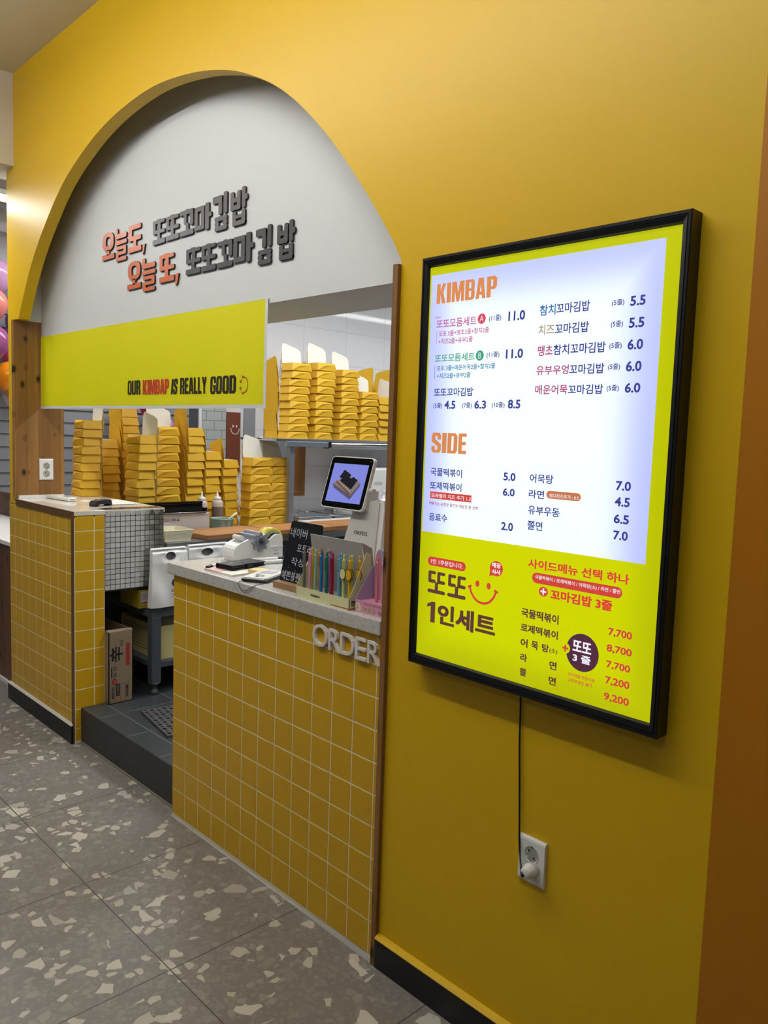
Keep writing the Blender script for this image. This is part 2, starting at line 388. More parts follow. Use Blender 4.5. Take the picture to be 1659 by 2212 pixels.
# white bulkhead set back in the arch, with its soffit and the short return beside the lining
b = MB(); b.box(-1.80, 1.30, .145, .47, 2.062, 3.3); b.box(-1.80, -1.762, .062, .145, 2.158, 3.3); b.box(1.262, 1.30, .062, .145, 2.07, 3.3)
struct(b.build('wall_bulkhead', mat('bulkhead_paint', (.87, .88, .89), .55, bump=(160, .05, .001))))

# linings of the opening
b = MB(); b.box(-1.795, -1.76, -.006, .143, 1.176, 2.158); b.box(-1.795, -1.76, .143, .268, 1.176, 2.06)
struct(b.build('trim_2', M_pine))
b = MB(); b.box(1.2265, 1.2458, -.014, .30, 0, 2.07)
struct(b.build('trim_3', M_post))

# skirting under the menu board, with the lit yellow ledge on top of it
b = MB(); b.box(1.2465, 2.211, -.016, -.0005, 0, .090); b.box(2.2115, 4.6, -.016, -.0005, 0, .09)
b.m = 1; b.prism([(-.0005, .0905), (-.018, .0905), (-.0185, .093), (-.012, .099), (-.0005, .103)], lambda u, v, d: (d, u, v), 1.2465, 2.211)
struct(b.build('baseboard_front', [M_black, M_wall]))

# kitchen shell
M_kfloor = tiled('dark_floor_tile', (.235, .25, .26), (.40, .41, .41), (0, 1), (.30, .30), (-.78, .150), .004, rough=.38, var=.10)
M_kstep = tiled('dark_step_tile', (.20, .205, .20), (.30, .30, .29), (0, 2), (.30, .60), (-.62, -.2), .003, rough=.45, var=.14)
b = MB(); b.box(-1.86, 1.30, .034, 3.8, .02, .180)
b.m = 1; b.box(-.974, 0.0, .030, .0339, 0, .1795)
b.m = 2; b.box(-.97, 0.0, .026, .030, 0, .010)
struct(b.build('floor_kitchen', [M_kfloor, M_kstep, mat('sealant_grey', (.55, .53, .48), .7)]))
M_wtile = tiled('white_wall_tile', (.87, .875, .89), (.74, .745, .76), (1, 2), (.40, .25), (1.996, 1.354), .003, rough=.06)
b = MB()
YW0, YW1, ZW0, ZW1 = 1.72, 2.03, 1.135, 1.80
b.box(-1.86, -1.76, 1.66, YW0, .18, 2.8); b.box(-1.86, -1.76, YW1, 3.8, .18, 2.8)
b.box(-1.86, -1.76, YW0, YW1, .18, ZW0); b.box(-1.86, -1.76, YW0, YW1, ZW1, 2.8)
struct(b.build('wall_kitchen', M_wtile))
b = MB()
for z0, z1, y0, y1 in ((ZW0, ZW0 + .03, YW0, YW1), (ZW1 - .03, ZW1, YW0, YW1), (ZW0 + .03, ZW1 - .03, YW0, YW0 + .025), (ZW0 + .03, ZW1 - .03, YW1 - .025, YW1)):
    b.box(-1.87, -1.752, y0, y1, z0, z1)
struct(b.build('window_1', M_pine))
# sill wall under the open hatch between kitchen and dining hall
b = MB(); b.box(-1.86, -1.765, .49, 1.66, .18, .985)
struct(b.build('wall_hatch', mat('hatch_wall_paint', (.62, .63, .62), .6)))
b = MB(); b.box(-1.86, 1.36, 3.8, 3.86, 0, 2.86); struct(b.build('wall_back', M_white))
b = MB(); b.box(1.30, 1.36, .062, 3.8, 0, 2.86); struct(b.build('wall_end', mat('beige_wall', (.40, .38, .33), .6)))
b = MB(); b.box(-1.86, 1.36, .471, 3.8, 2.80, 2.86); struct(b.build('ceiling_kitchen', M_white))

# dining hall behind: grey lap siding, door, subway tile, all on one wall
M_siding = mat('grey_lap_siding', (.50, .51, .53), .55, var=(5, .04))
b = MB(); X = -4.5
b.box(X - .06, X, -6, 6, 0, 3.44)
z = 0.02
while z < 2.84:                                            # lap boards, each leaning out to a lip
    b.m = 1
    for y0, y1 in ((-6, 2.655),):
        b.add([(X, y0, z + .114), (X, y1, z + .114), (X + .016, y1, z), (X + .016, y0, z), (X, y0, z), (X, y1, z)], [(0, 3, 2, 1), (3, 4, 5, 2), (1, 2, 5), (0, 4, 3)])
    z += .114
b.m = 2; b.box(X, X + .012, 2.79, 3.095, 0, 2.3)
b.m = 0; b.box(X, X + .03, 2.76, 2.79, 0, 2.35); b.box(X, X + .03, 3.265, 3.30, 0, 2.35)
b.m = 3; b.box(X, X + .012, 2.66, 2.76, 0, 2.3)
b.m = 4; b.box(X, X + .012, 3.302, 6, 0, 3.4)
struct(b.build('wall_hall', [M_white, M_siding, tiled('subway_tile', (.72, .75, .74), (.45, .47, .47), (1, 2), (.186, .0985), (2.766, 1.589), .006, rough=.2, stagger=True),
                             mat('dark_door', (.28, .29, .31), .5), mat('hall_grey_paint', (.62, .63, .65), .6)]))
b = MB(); b.box(-4.5, -4.47, -6, 2.6, 2.93, 2.985)
struct(b.build('trim_4', M_white))

# ================================================================== tile cladding helper
def tiles_front(b, xs, zs, y, gap=.0042, th=.0009):
    """glazed tiles with softened rims on a face looking towards -y"""
    for x0, x1 in zip(xs, xs[1:]):
        for z0, z1 in zip(zs, zs[1:]):
            g = gap / 2; e = .0008
            A = [(x0 + g, y, z0 + g), (x1 - g, y, z0 + g), (x1 - g, y, z1 - g), (x0 + g, y, z1 - g)]
            B = [(x0 + g + e, y - th, z0 + g + e), (x1 - g - e, y - th, z0 + g + e), (x1 - g - e, y - th, z1 - g - e), (x0 + g + e, y - th, z1 - g - e)]
            b.add(A + B, [(0, 1, 5, 4), (1, 2, 6, 5), (2, 3, 7, 6), (3, 0, 4, 7), (4, 5, 6, 7)])
def tiles_side(b, ys, zs, x, gap=.0042, th=.0009):
    for y0, y1 in zip(ys, ys[1:]):
        for z0, z1 in zip(zs, zs[1:]):
            g = gap / 2; e = .0008
            A = [(x, y0 + g, z0 + g), (x, y1 - g, z0 + g), (x, y1 - g, z1 - g), (x, y0 + g, z1 - g)]
            B = [(x + th, y0 + g + e, z0 + g + e), (x + th, y1 - g - e, z0 + g + e), (x + th, y1 - g - e, z1 - g - e), (x + th, y0 + g + e, z1 - g - e)]
            b.add(A + B, [(0, 1, 5, 4), (1, 2, 6, 5), (2, 3, 7, 6), (3, 0, 4, 7), (4, 5, 6, 7)])

# ================================================================== order counter
R = empty('order_counter', 'yellow tiled order counter with a pale stone top and raised ORDER letters', 'counter', (.61, .2, 0))
b = MB(); b.m = 1; b.box(.0015, 1.2255, .0, .40, 0, 1.013)
b.m = 0
xs = [.1 * i for i in range(13)] + [1.2255]; zs = [.012] + [.12 + .1 * i for i in range(9)] + [1.013]
xs[0] = .0
tiles_front(b, xs, zs, 0.0)
local(b.build('tiled_body', [M_tile, M_grout]), R)
def speckled():
    m = bpy.data.materials.new('speckled_stone_top'); m.use_nodes = True; nt = m.node_tree; q = nt.nodes['Principled BSDF']; P, xyz = coords(nt)
    v = N(nt, 'ShaderNodeTexVoronoi'); v.inputs['Scale'].default_value = 170; nt.links.new(P, v.inputs['Vector'])
    s = N(nt, 'ShaderNodeSeparateColor'); nt.links.new(v.outputs['Color'], s.inputs[0])
    k = math_(nt, 'GREATER_THAN', s.outputs[0], .86)
    n = N(nt, 'ShaderNodeTexNoise'); n.inputs['Scale'].default_value = 60; n.inputs['Detail'].default_value = 5; nt.links.new(P, n.inputs['Vector'])
    c = mixc(nt, n.outputs['Fac'], (.73, .725, .71), (.84, .835, .82)); c = mixc(nt, math_(nt, 'MULTIPLY', k, .4), c, (.60, .58, .56))
    nt.links.new(c, q.inputs['Base Color']); q.inputs['Roughness'].default_value = .25; return m
M_stone = speckled()
b = MB(); b.rbox(-.022, 1.2255, -.018, .46, 1.0135, 1.058, .003)
local(b.build('stone_top', M_stone), R)
LX = [('O', .907, .981, .9195, .9925), ('R', .9875, 1.0405, .9205, .9885), ('D', 1.0435, 1.1075, .9205, .9885), ('E', 1.1125, 1.1605, .9205, .9885), ('R', 1.1675, 1.2195, .9205, .9885)]
M_let = mat('white_acrylic_letter', (.91, .89, .87), .35)
for ch, u0, u1, v0, v1 in LX:
    b = MB(); lettering(b, ch, u0, u1, v0, v1, ycut(-.0010), .0, depth=(0.0, .011))
    local(b.build('letter', M_let), R)
rnd = random.Random(3); b = MB(); x = .0
pts = []
while x < 1.22: pts.append((x, .003 + .014 * max(0, (x - .75)) * 1.6 + rnd.uniform(-.0015, .002))); x += .02
pts.append((1.2255, .018))
for (x0, h0), (x1, h1) in zip(pts, pts[1:]):
    b.add([(x0, -.0025, 0), (x1, -.0025, 0), (x1, -.0026, h1), (x0, -.0026, h0), (x0, -.007 - h0 * .4, .0005), (x1, -.007 - h1 * .4, .0005)], [(0, 1, 2, 3), (4, 5, 2, 3), (0, 4, 3), (1, 5, 2)])
local(b.build('sealant', mat('grey_sealant', (.66, .65, .63), .5)), R)

# ================================================================== tiled end counter (under the wooden lining)
R = empty('end_counter', 'yellow tiled end counter with glossy white top beside the step', 'counter', (-1.42, .2, 0))
b = MB(); b.m = 1; b.box(-1.87, -.9775, .0, .155, 0, 1.141); b.box(-1.76, -.982, .1551, .478, .757, 1.150); b.box(-1.87, -1.80, .0, .0275, 1.141, 1.157)
b.m = 0
xs = [-1.87] + [-1.784 + .10139 * i for i in range(8)] + [-1.002]
zs = [.096] + [.16 + .1 * i for i in range(10)] + [1.141]
tiles_front(b, xs, zs, 0.0)
tiles_front(b, [-1.87, -1.784, -1.778], [1.141, 1.158], 0.0)
tiles_side(b, [.002, .101, .155], [.012, .076] + [.176 + .1 * i for i in range(10)] + [1.151], -.9775)
local(b.build('tiled_body', [M_tile, M_grout]), R)
M_gloss = mat('glossy_white_top', (.90, .87, .82), .08, spec=.5)
b = MB(); b.rbox(-1.757, -.9765, -.001, .485, 1.1515, 1.175, .0015); b.box(-1.87, -1.757, .27, .485, 1.1515, 1.175)
local(b.build('white_top', M_gloss), R)
b = MB(); b.box(-1.758, -.978, -.006, -.0012, 1.139, 1.1725); b.box(-1.002, -.9765, -.006, -.0005, .012, 1.139)
local(b.build('edge_strip', M_trim), R)
b = MB(); b.box(-1.885, -.984, -.016, -.0005, 0, .091); b.m = 1; b.prism([(-.0005, .0912), (-.0165, .0912), (-.011, .0975), (-.0005, .099)], lambda u, v, d: (d, u, v), -1.885, -.984)
local(b.build('skirting', [M_black, mat('white_sealant', (.8, .79, .77), .5)]), R)
b = MB(); b.box(-1.7595, -1.745, .010, .262, 1.1752, 1.193)
local(b.build('upstand', M_wp), R)
# mirror mosaic of the drawer housing
M_mos = [mat('metal_mosaic_%s' % k, (.78 + .05 * i, .78 + .05 * i, .77 + .05 * i), .08 + .03 * i, metal=1) for i, k in enumerate(('dark', 'mid', 'pale'))]
b = MB(); b.m = 3; b.box(-.982, -.9775, .1555, .480, .756, 1.1685); b.box(-1.05, -.978, .1555, .480, 1.1752, 1.1765)
rnd = random.Random(5); P_ = .0270
for i in range(12):
    for j in range(15):
        y0 = .1565 + P_ * i; z0 = 1.168 - P_ * (j + 1); e = .0005
        b.m = rnd.choice((0, 1, 1, 2)); t1, t2 = rnd.uniform(-.00008, .00008), rnd.uniform(-.00008, .00008)
        f = -.9755
        b.add([(f - .002, y0 + e, z0 + e), (f - .002, y0 + P_ - e, z0 + e), (f - .002, y0 + P_ - e, z0 + P_ - e), (f - .002, y0 + e, z0 + P_ - e),
               (f - t1 - t2, y0 + e + .001, z0 + e + .001), (f + t1 - t2, y0 + P_ - e - .001, z0 + e + .001), (f + t1 + t2, y0 + P_ - e - .001, z0 + P_ - e - .001), (f - t1 + t2, y0 + e + .001, z0 + P_ - e - .001)],
              [(0, 1, 5, 4), (1, 2, 6, 5), (2, 3, 7, 6), (3, 0, 4, 7), (4, 5, 6, 7)])
    b.m = 1; y0 = .1565 + P_ * i; b.box(-1.048, -.979, y0 + .0016, y0 + P_ - .0016, 1.1765, 1.1782)
local(b.build('mosaic_panel', M_mos + [mat('black_joint', (.10, .10, .10), .7)]), R)

# ================================================================== lettering on the bulkhead
def ringbox(x0, y0, x1, y1, a, c, d, e): return [(x0, y0, x1, c), (x0, e, x1, y1), (x0, c, a, e), (d, c, x1, e)]
GL = {
 '늘': [(.03, .69, .24, 1), (.03, .68, .97, .83), (0, .50, 1, .62), (.08, .345, .94, .445), (.72, .20, .94, .40), (.08, .18, .94, .275), (.08, .03, .30, .24), (.08, 0, .97, .105)],
 '도': [(.05, .83, .97, 1), (.05, .42, .30, 1), (.05, .42, .97, .585), (.40, .15, .62, .5), (0, 0, 1, .2)],
 '또': [(.02, .83, .97, .97), (.30, .9, .62, 1.0), (.02, .42, .23, .97), (.42, .42, .64, .97), (.02, .42, .99, .57), (.38, .15, .60, .5), (0, 0, 1, .2)],
 '꼬': [(.0, .80, .97, .97), (.42, .9, .62, 1.0), (.30, .44, .50, .9), (.74, .36, .97, .97), (.45, .15, .64, .46), (0, 0, 1, .2)],
 '마': ringbox(0, 0, .58, 1, .20, .20, .38, .80) + [(.64, -.06, .86, 1.06), (.80, .45, 1, .64)],
 '김': [(0, .80, .60, 1), (.38, .45, .60, 1), (.70, .46, .92, 1.06)] + ringbox(.14, 0, .92, .40, .40, .13, .66, .27),
 '밥': [(0, .46, .20, 1), (.40, .46, .60, 1), (0, .68, .60, .82), (0, .46, .60, .60), (.68, .46, .88, 1.06), (.80, .68, 1, .84), (.13, 0, .34, .42), (.67, 0, .88, .42), (.13, 0, .88, .13), (.13, .20, .88, .30)]}
def block_letter(b, ch, u0, u1, v0, v1, y0, y1):
    fn = lambda u, v, d: (u0 + u * (u1 - u0), d, v0 + v * (v1 - v0))
    if ch == '오':
        n = 28
        for k in range(n):
            a, c = 2 * PI * k / n, 2 * PI * (k + 1) / n
            p = lambda t, rx, ry: (.5 + rx * math.copysign(abs(math.cos(t)) ** .75, math.cos(t)), .66 + ry * math.copysign(abs(math.sin(t)) ** .75, math.sin(t)))
            b.prism([p(a, .46, .34), p(c, .46, .34), p(c, .19, .18), p(a, .19, .18)], fn, y0, y1)
        for r in ((.40, .15, .60, .36), (0, 0, 1, .19)): b.prism([(r[0], r[1]), (r[2], r[1]), (r[2], r[3]), (r[0], r[3])], fn, y0, y1)
        return
    if ch == ',':
        b.prism([(.25, .0), (.62, .12), (1, 1), (.30, 1)], fn, y0, y1); return
    for i, (a, c, d, e) in enumerate(GL[ch]):
        r = .035; w = (v1 - v0) / (u1 - u0); rx = r * w
        o = [(a + rx, c), (d - rx, c), (d, c + r), (d, e - r), (d - rx, e), (a + rx, e), (a, e - r), (a, c + r)]
        b.prism(o, fn, y0, y1 - .00002 * i)
M_lo = mat('coppery_orange_letter', (.84, .41, .19), .38, spec=.6)
M_lO = M_lo
M_lg = mat('grey_letter', (.40, .39, .41), .40, spec=.6); M_ld = mat('dark_grey_letter', (.29, .28, .30), .45, spec=.5)
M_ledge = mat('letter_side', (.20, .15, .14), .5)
FL = [('오', 'o', -0.963, -0.8337, 2.3895, 2.5139), ('늘', 'o', -0.8241, -0.7038, 2.366, 2.5168), ('도', 'o', -0.691, -0.562, 2.3878, 2.5074), (',', 'o', -0.5569, -0.5267, 2.3664, 2.4097), ('또', 'g', -0.4557, -0.3471, 2.3901, 2.4945), ('또', 'g', -0.3381, -0.2293, 2.3907, 2.4935), ('꼬', 'g', -0.2219, -0.1112, 2.3905, 2.4951), ('마', 'g', -0.1032, 0.0259, 2.3956, 2.4869), ('김', 'g', 0.034, 0.1466, 2.3704, 2.5029), ('밥', 'g', 0.1609, 0.2757, 2.3696, 2.4978), ('오', 'O', -0.6967, -0.5656, 2.2236, 2.3466), ('늘', 'O', -0.5556, -0.4302, 2.2003, 2.346), ('또', 'O', -0.3958, -0.2653, 2.2211, 2.3408), (',', 'O', -0.2649, -0.2261, 2.1973, 2.2456), ('또', 'd', -0.1686, -0.0549, 2.2287, 2.3339), ('또', 'd', -0.0479, 0.0609, 2.2273, 2.3321), ('꼬', 'd', 0.0704, 0.1798, 2.2262, 2.3299), ('마', 'd', 0.186, 0.32, 2.2319, 2.3272), ('김', 'd', 0.335, 0.4398, 2.2037, 2.3323), ('밥', 'd', 0.4672, 0.5727, 2.2026, 2.3281)]
for k, (nm, lab, sl) in enumerate((('wall_lettering', 'raised Korean letters forming the upper line on the white bulkhead', FL[:10]), ('wall_lettering', 'raised Korean letters forming the lower line on the white bulkhead', FL[10:]))):
    R = empty(nm, lab, 'lettering', (sum(s[2] for s in sl) / len(sl), .145, min(s[4] for s in sl)), 'Korean wall letters')
    for ch, c, u0, u1, v0, v1 in sl:
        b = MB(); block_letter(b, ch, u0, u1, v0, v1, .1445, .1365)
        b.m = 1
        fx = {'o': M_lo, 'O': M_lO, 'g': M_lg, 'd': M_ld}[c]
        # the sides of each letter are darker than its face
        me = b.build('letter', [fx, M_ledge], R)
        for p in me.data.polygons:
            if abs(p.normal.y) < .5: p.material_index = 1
        me.matrix_parent_inverse = Matrix.Translation(-Vector(R.location))

# ================================================================== banner
R = empty('banner', 'lime yellow cloth banner hanging under the white bulkhead', 'banner', (-.67, .14, 1.68))
def byw(x, z):                                             # gentle folds fanning down from the pinned corners
    t = (2.085 - z) / .4
    return .1385 - .006 * t * (1 + math.sin(x * 3.1)) * .5 - .004 * math.exp(-((x - .32 + t * .25) / .06) ** 2) * t + .003 * math.sin(x * 14 + t * 2) * t * t
def cloth(b, x0, x1, z0f, z1f, nx, nz, d=0.0):
    g = [[b.vert((x0 + (x1 - x0) * i / nx, byw(x0 + (x1 - x0) * i / nx, z0f + (z1f - z0f) * j / nz) - d, z0f + (z1f - z0f) * j / nz)) for i in range(nx + 1)] for j in range(nz + 1)]
    o = b.smooth; b.smooth = True
    for j in range(nz):
        for i in range(nx): b.face([g[j][i], g[j][i + 1], g[j + 1][i + 1], g[j + 1][i]])
    b.smooth = o
M_ban = mat('lime_yellow_cloth', (.90, .885, .06), .6, spec=.3)
M_hem = mat('white_hem', (.86, .88, .90), .6)
b = MB(); cloth(b, -1.752, .402, 1.694, 2.078, 90, 16)
b.m = 0; cloth(b, -1.752, .402, 1.694, 2.078, 40, 4, -.0012)
local(b.build('cloth', M_ban), R)
b = MB(); cloth(b, -1.752, .418, 1.680, 1.694, 90, 2); cloth(b, .402, .418, 1.694, 2.086, 2, 16); cloth(b, -1.752, .418, 2.078, 2.083, 60, 1)
local(b.build('hem', M_hem), R)
M_ink = mat('dark_brown_ink', (.15, .10, .05), .6); M_red = mat('red_ink', (.82, .22, .16), .6); M_smile = mat('orange_brown_ink', (.74, .33, .10), .6)
bw = lambda u, v, d: (u, byw(u, v) - .0016, v)
b = MB()
for s, u0, u1, z0, z1, m, sh in (('OUR', -.687, -.566, 1.7440, 1.8085, 0, 0), ('KIMBAP', -.544, -.303, 1.7430, 1.8078, 1, 0), ('IS', -.283, -.222, 1.7417, 1.806, 0, .12), ('REALLY', -.204, .004, 1.7408, 1.8075, 0, .0), ('GOOD', .034, .226, 1.7380, 1.807, 0, 0)):
    b.m = m; caps(b, s, u0, u1, z0, z1, bw, sh)
local(b.build('lettering', [M_ink, M_red]), R)
b = MB()
for z in (1.7824, 1.7565): flat(b, disc(.2575, z, .0058), bw)
stroke(b, spline([(.268, 1.8000), (.291, 1.795), (.3035, 1.7735), (.2955, 1.746), (.270, 1.7375)], 8), .0040, bw); stroke(b, [(.266, 1.805), (.270, 1.795)], .005, bw); stroke(b, [(.268, 1.7425), (.273, 1.7325)], .005, bw)
local(b.build('smile_print', M_smile), R)

# ================================================================== menu lightbox
R = empty('menu_lightbox', 'glowing yellow and white KIMBAP menu board in a black frame', 'menu board', (1.736, 0, .978))
X0, X1, Z0, Z1 = 1.369, 2.103, .978, 2.062
PR = [(0, -.001), (0, -.0435), (.0018, -.0455), (.0062, -.0455), (.0068, -.0435), (.0082, -.0435), (.009, -.0455), (.0185, -.0425), (.0215, -.036), (.0215, -.030)]
b = MB(); rings = []
for ins, y in PR:
    rings.append([b.vert(p) for p in ((X0 + ins, y, Z0 + ins * 1.3), (X1 - ins, y, Z0 + ins * 1.3), (X1 - ins, y, Z1 - ins * 1.18), (X0 + ins, y, Z1 - ins * 1.18))])
for A, B in zip(rings, rings[1:]):
    for k in range(4): b.face([A[k], A[(k + 1) % 4], B[(k + 1) % 4], B[k]])
local(b.build('frame', mat('black_aluminium_frame', (.045, .05, .065), .38, spec=.5)), R)
b = MB(); b.box(X0 + .004, X1 - .004, -.030, -.002, Z0 + .004, Z1 - .004)
local(b.build('back_case', M_blk), R)

def lit(name, rgb, strength, edge=None):
    """backlit film: edge = (x0, x1, z0, z1, colour at rim, reach): LED panels fall off towards the rim."""
    m = bpy.data.materials.new(name); m.use_nodes = True; nt = m.node_tree; q = nt.nodes['Principled BSDF']
    q.inputs['Base Color'].default_value = lin(rgb) + (1,); q.inputs['Roughness'].default_value = .25; q.inputs['Specular IOR Level'].default_value = .3
    q.inputs['Emission Strength'].default_value = strength; q.inputs['Emission Color'].default_value = lin(rgb) + (1,)
    q.inputs['Base Color'].default_value = tuple(x * .25 for x in lin(rgb)) + (1,)
    if edge:
        P, xyz = coords(nt); x0, x1, z0, z1, rim, reach = edge
        d = math_(nt, 'MINIMUM', math_(nt, 'MINIMUM', math_(nt, 'SUBTRACT', xyz[0], x0), math_(nt, 'SUBTRACT', x1, xyz[0])), math_(nt, 'MINIMUM', math_(nt, 'SUBTRACT', xyz[2], z0), math_(nt, 'SUBTRACT', z1, xyz[2])))
        mr = N(nt, 'ShaderNodeMapRange', interpolation_type='SMOOTHSTEP'); mr.inputs['From Max'].default_value = reach
        nt.links.new(d, mr.inputs['Value'])
        nt.links.new(mixc(nt, mr.outputs[0], rim, rgb), q.inputs['Emission Color'])
    return m
XI0, XI1, ZI0, ZI1 = 1.388, 2.080, 1.005, 2.036
M_ly = lit('lit_yellow_film', (.87, .90, .0), .78, (XI0, XI1, ZI0, ZI1, (.78, .80, .02), .10))
M_lw = lit('lit_white_film', (.94, .985, .99), 1.0, (1.3959, 2.0475, 1.20, 2.0155, (.70, .735, 1.0), .13))
b = MB(); b.box(XI0 - .003, XI1 + .003, -.035, -.0305, ZI0 - .003, ZI1 + .003)
local(b.build('yellow_film', M_ly), R)
b = MB(); flat(b, [(1.3959, 1.3423), (2.0475, 1.3423), (2.0475, 2.0155), (1.3959, 2.0155)], ycut(-.0354))
local(b.build('white_film', M_lw), R)
INK = {k: lit('lit_ink_' + n, c, .72) for k, n, c in (('or', 'orange', (.93, .60, .36)), ('pk', 'pink', (.83, .44, .68)), ('nv', 'navy', (.27, .29, .62)), ('gn', 'green', (.36, .70, .58)), ('tl', 'teal', (.32, .58, .72)),
       ('bl', 'blue', (.25, .48, .74)), ('tn', 'tan', (.75, .66, .58)), ('mg', 'magenta', (.74, .32, .56)), ('wh', 'white', (.98, .97, .99)), ('br', 'brown', (.42, .27, .24)), ('rd', 'red', (.90, .30, .26)), ('pl', 'plum', (.36, .20, .28)),
       ('rs', 'rose', (.91, .33, .44)), ('gr', 'jade', (.24, .69, .55)), ('ap', 'apricot', (.87, .52, .34)))}
fn = ycut(-.0358); fn2 = ycut(-.0362); fn3 = ycut(-.0366)
def part(name, ink, draw):
    b = MB(); draw(b); local(b.build(name, INK[ink]), R)
part('set_badge', 'rs', lambda b: flat(b, disc(1.5713, 1.8914, .0128, .0128), fn))
part('set_badge', 'gr', lambda b: flat(b, disc(1.5702, 1.8014, .0128, .0128), fn))
part('badge_letter', 'wh', lambda b: lettering(b, 'A', 1.5650, 1.5776, 1.8845, 1.8990, fn2, .005))
part('badge_letter', 'wh', lambda b: lettering(b, 'B', 1.5655, 1.5755, 1.7940, 1.8090, fn2, .005))
part('side_bar', 'pk', lambda b: flat(b, [(1.4215, 1.8375), (1.4228, 1.8375), (1.4228, 1.872), (1.4215, 1.872)], fn))
part('side_bar', 'tl', lambda b: flat(b, [(1.4190, 1.7465), (1.4203, 1.7465), (1.4203, 1.7826), (1.4190, 1.7826)], fn))
part('price_plate', 'rd', lambda b: flat(b, [(1.4208, 1.4332), (1.5635, 1.4332), (1.5635, 1.4515), (1.4208, 1.4515)], fn))
part('price_pill', 'ap', lambda b: flat(b, rrect(1.7894, 1.8821, 1.4624, 1.4804, .009), fn))
part('notice_pill', 'rd', lambda b: flat(b, rrect(1.4214, 1.5548, 1.2540, 1.2775, .012), fn))
part('menu_pill', 'rd', lambda b: flat(b, rrect(1.7613, 1.9985, 1.2592, 1.2843, .0125), fn))
def bubble(b):
    flat(b, disc(1.6533, 1.2762, .0205, .0190), fn); flat(b, [(1.6345, 1.2690), (1.6450, 1.2590), (1.6318, 1.2546)], fn)
part('speech_bubble', 'rd', bubble)
def smile(b):
    flat(b, disc(1.5955, 1.2295, .0066, .0082), fn); flat(b, disc(1.6318, 1.2290, .0066, .0082), fn)
    stroke(b, spline([(1.5710, 1.2185), (1.5775, 1.2025), (1.5925, 1.1878), (1.6128, 1.1822), (1.6330, 1.1872), (1.6480, 1.2015), (1.6555, 1.2175)], 8), .0062, fn)
    stroke(b, [(1.5650, 1.2165), (1.5765, 1.2215)], .006, fn); stroke(b, [(1.6500, 1.2210), (1.6620, 1.2165)], .006, fn)
part('smile_print', 'rd', smile)
def plus(b):
    flat(b, disc(1.7953, 1.2422, .0128, .0115), fn)
part('plus_disc', 'rd', plus)
def cross(cx, cz, r, w, f): return lambda b: (flat(b, [(cx - r, cz - w), (cx + r, cz - w), (cx + r, cz + w), (cx - r, cz + w)], f), flat(b, [(cx - w, cz - r), (cx + w, cz - r), (cx + w, cz + r), (cx - w, cz + r)], f))
part('plus_sign', 'wh', cross(1.7953, 1.2422, .0082, .0022, fn2))
part('round_plate', 'pl', lambda b: flat(b, disc(1.9083, 1.1200, .0425, .0435, 40), fn))
b = MB(); flat(b, disc(1.8640, 1.1216, .0125, .0125), fn2); local(b.build('plate_notch', M_ly), R)
part('plus_sign', 'rd', cross(1.8640, 1.1216, .0080, .0022, fn3))
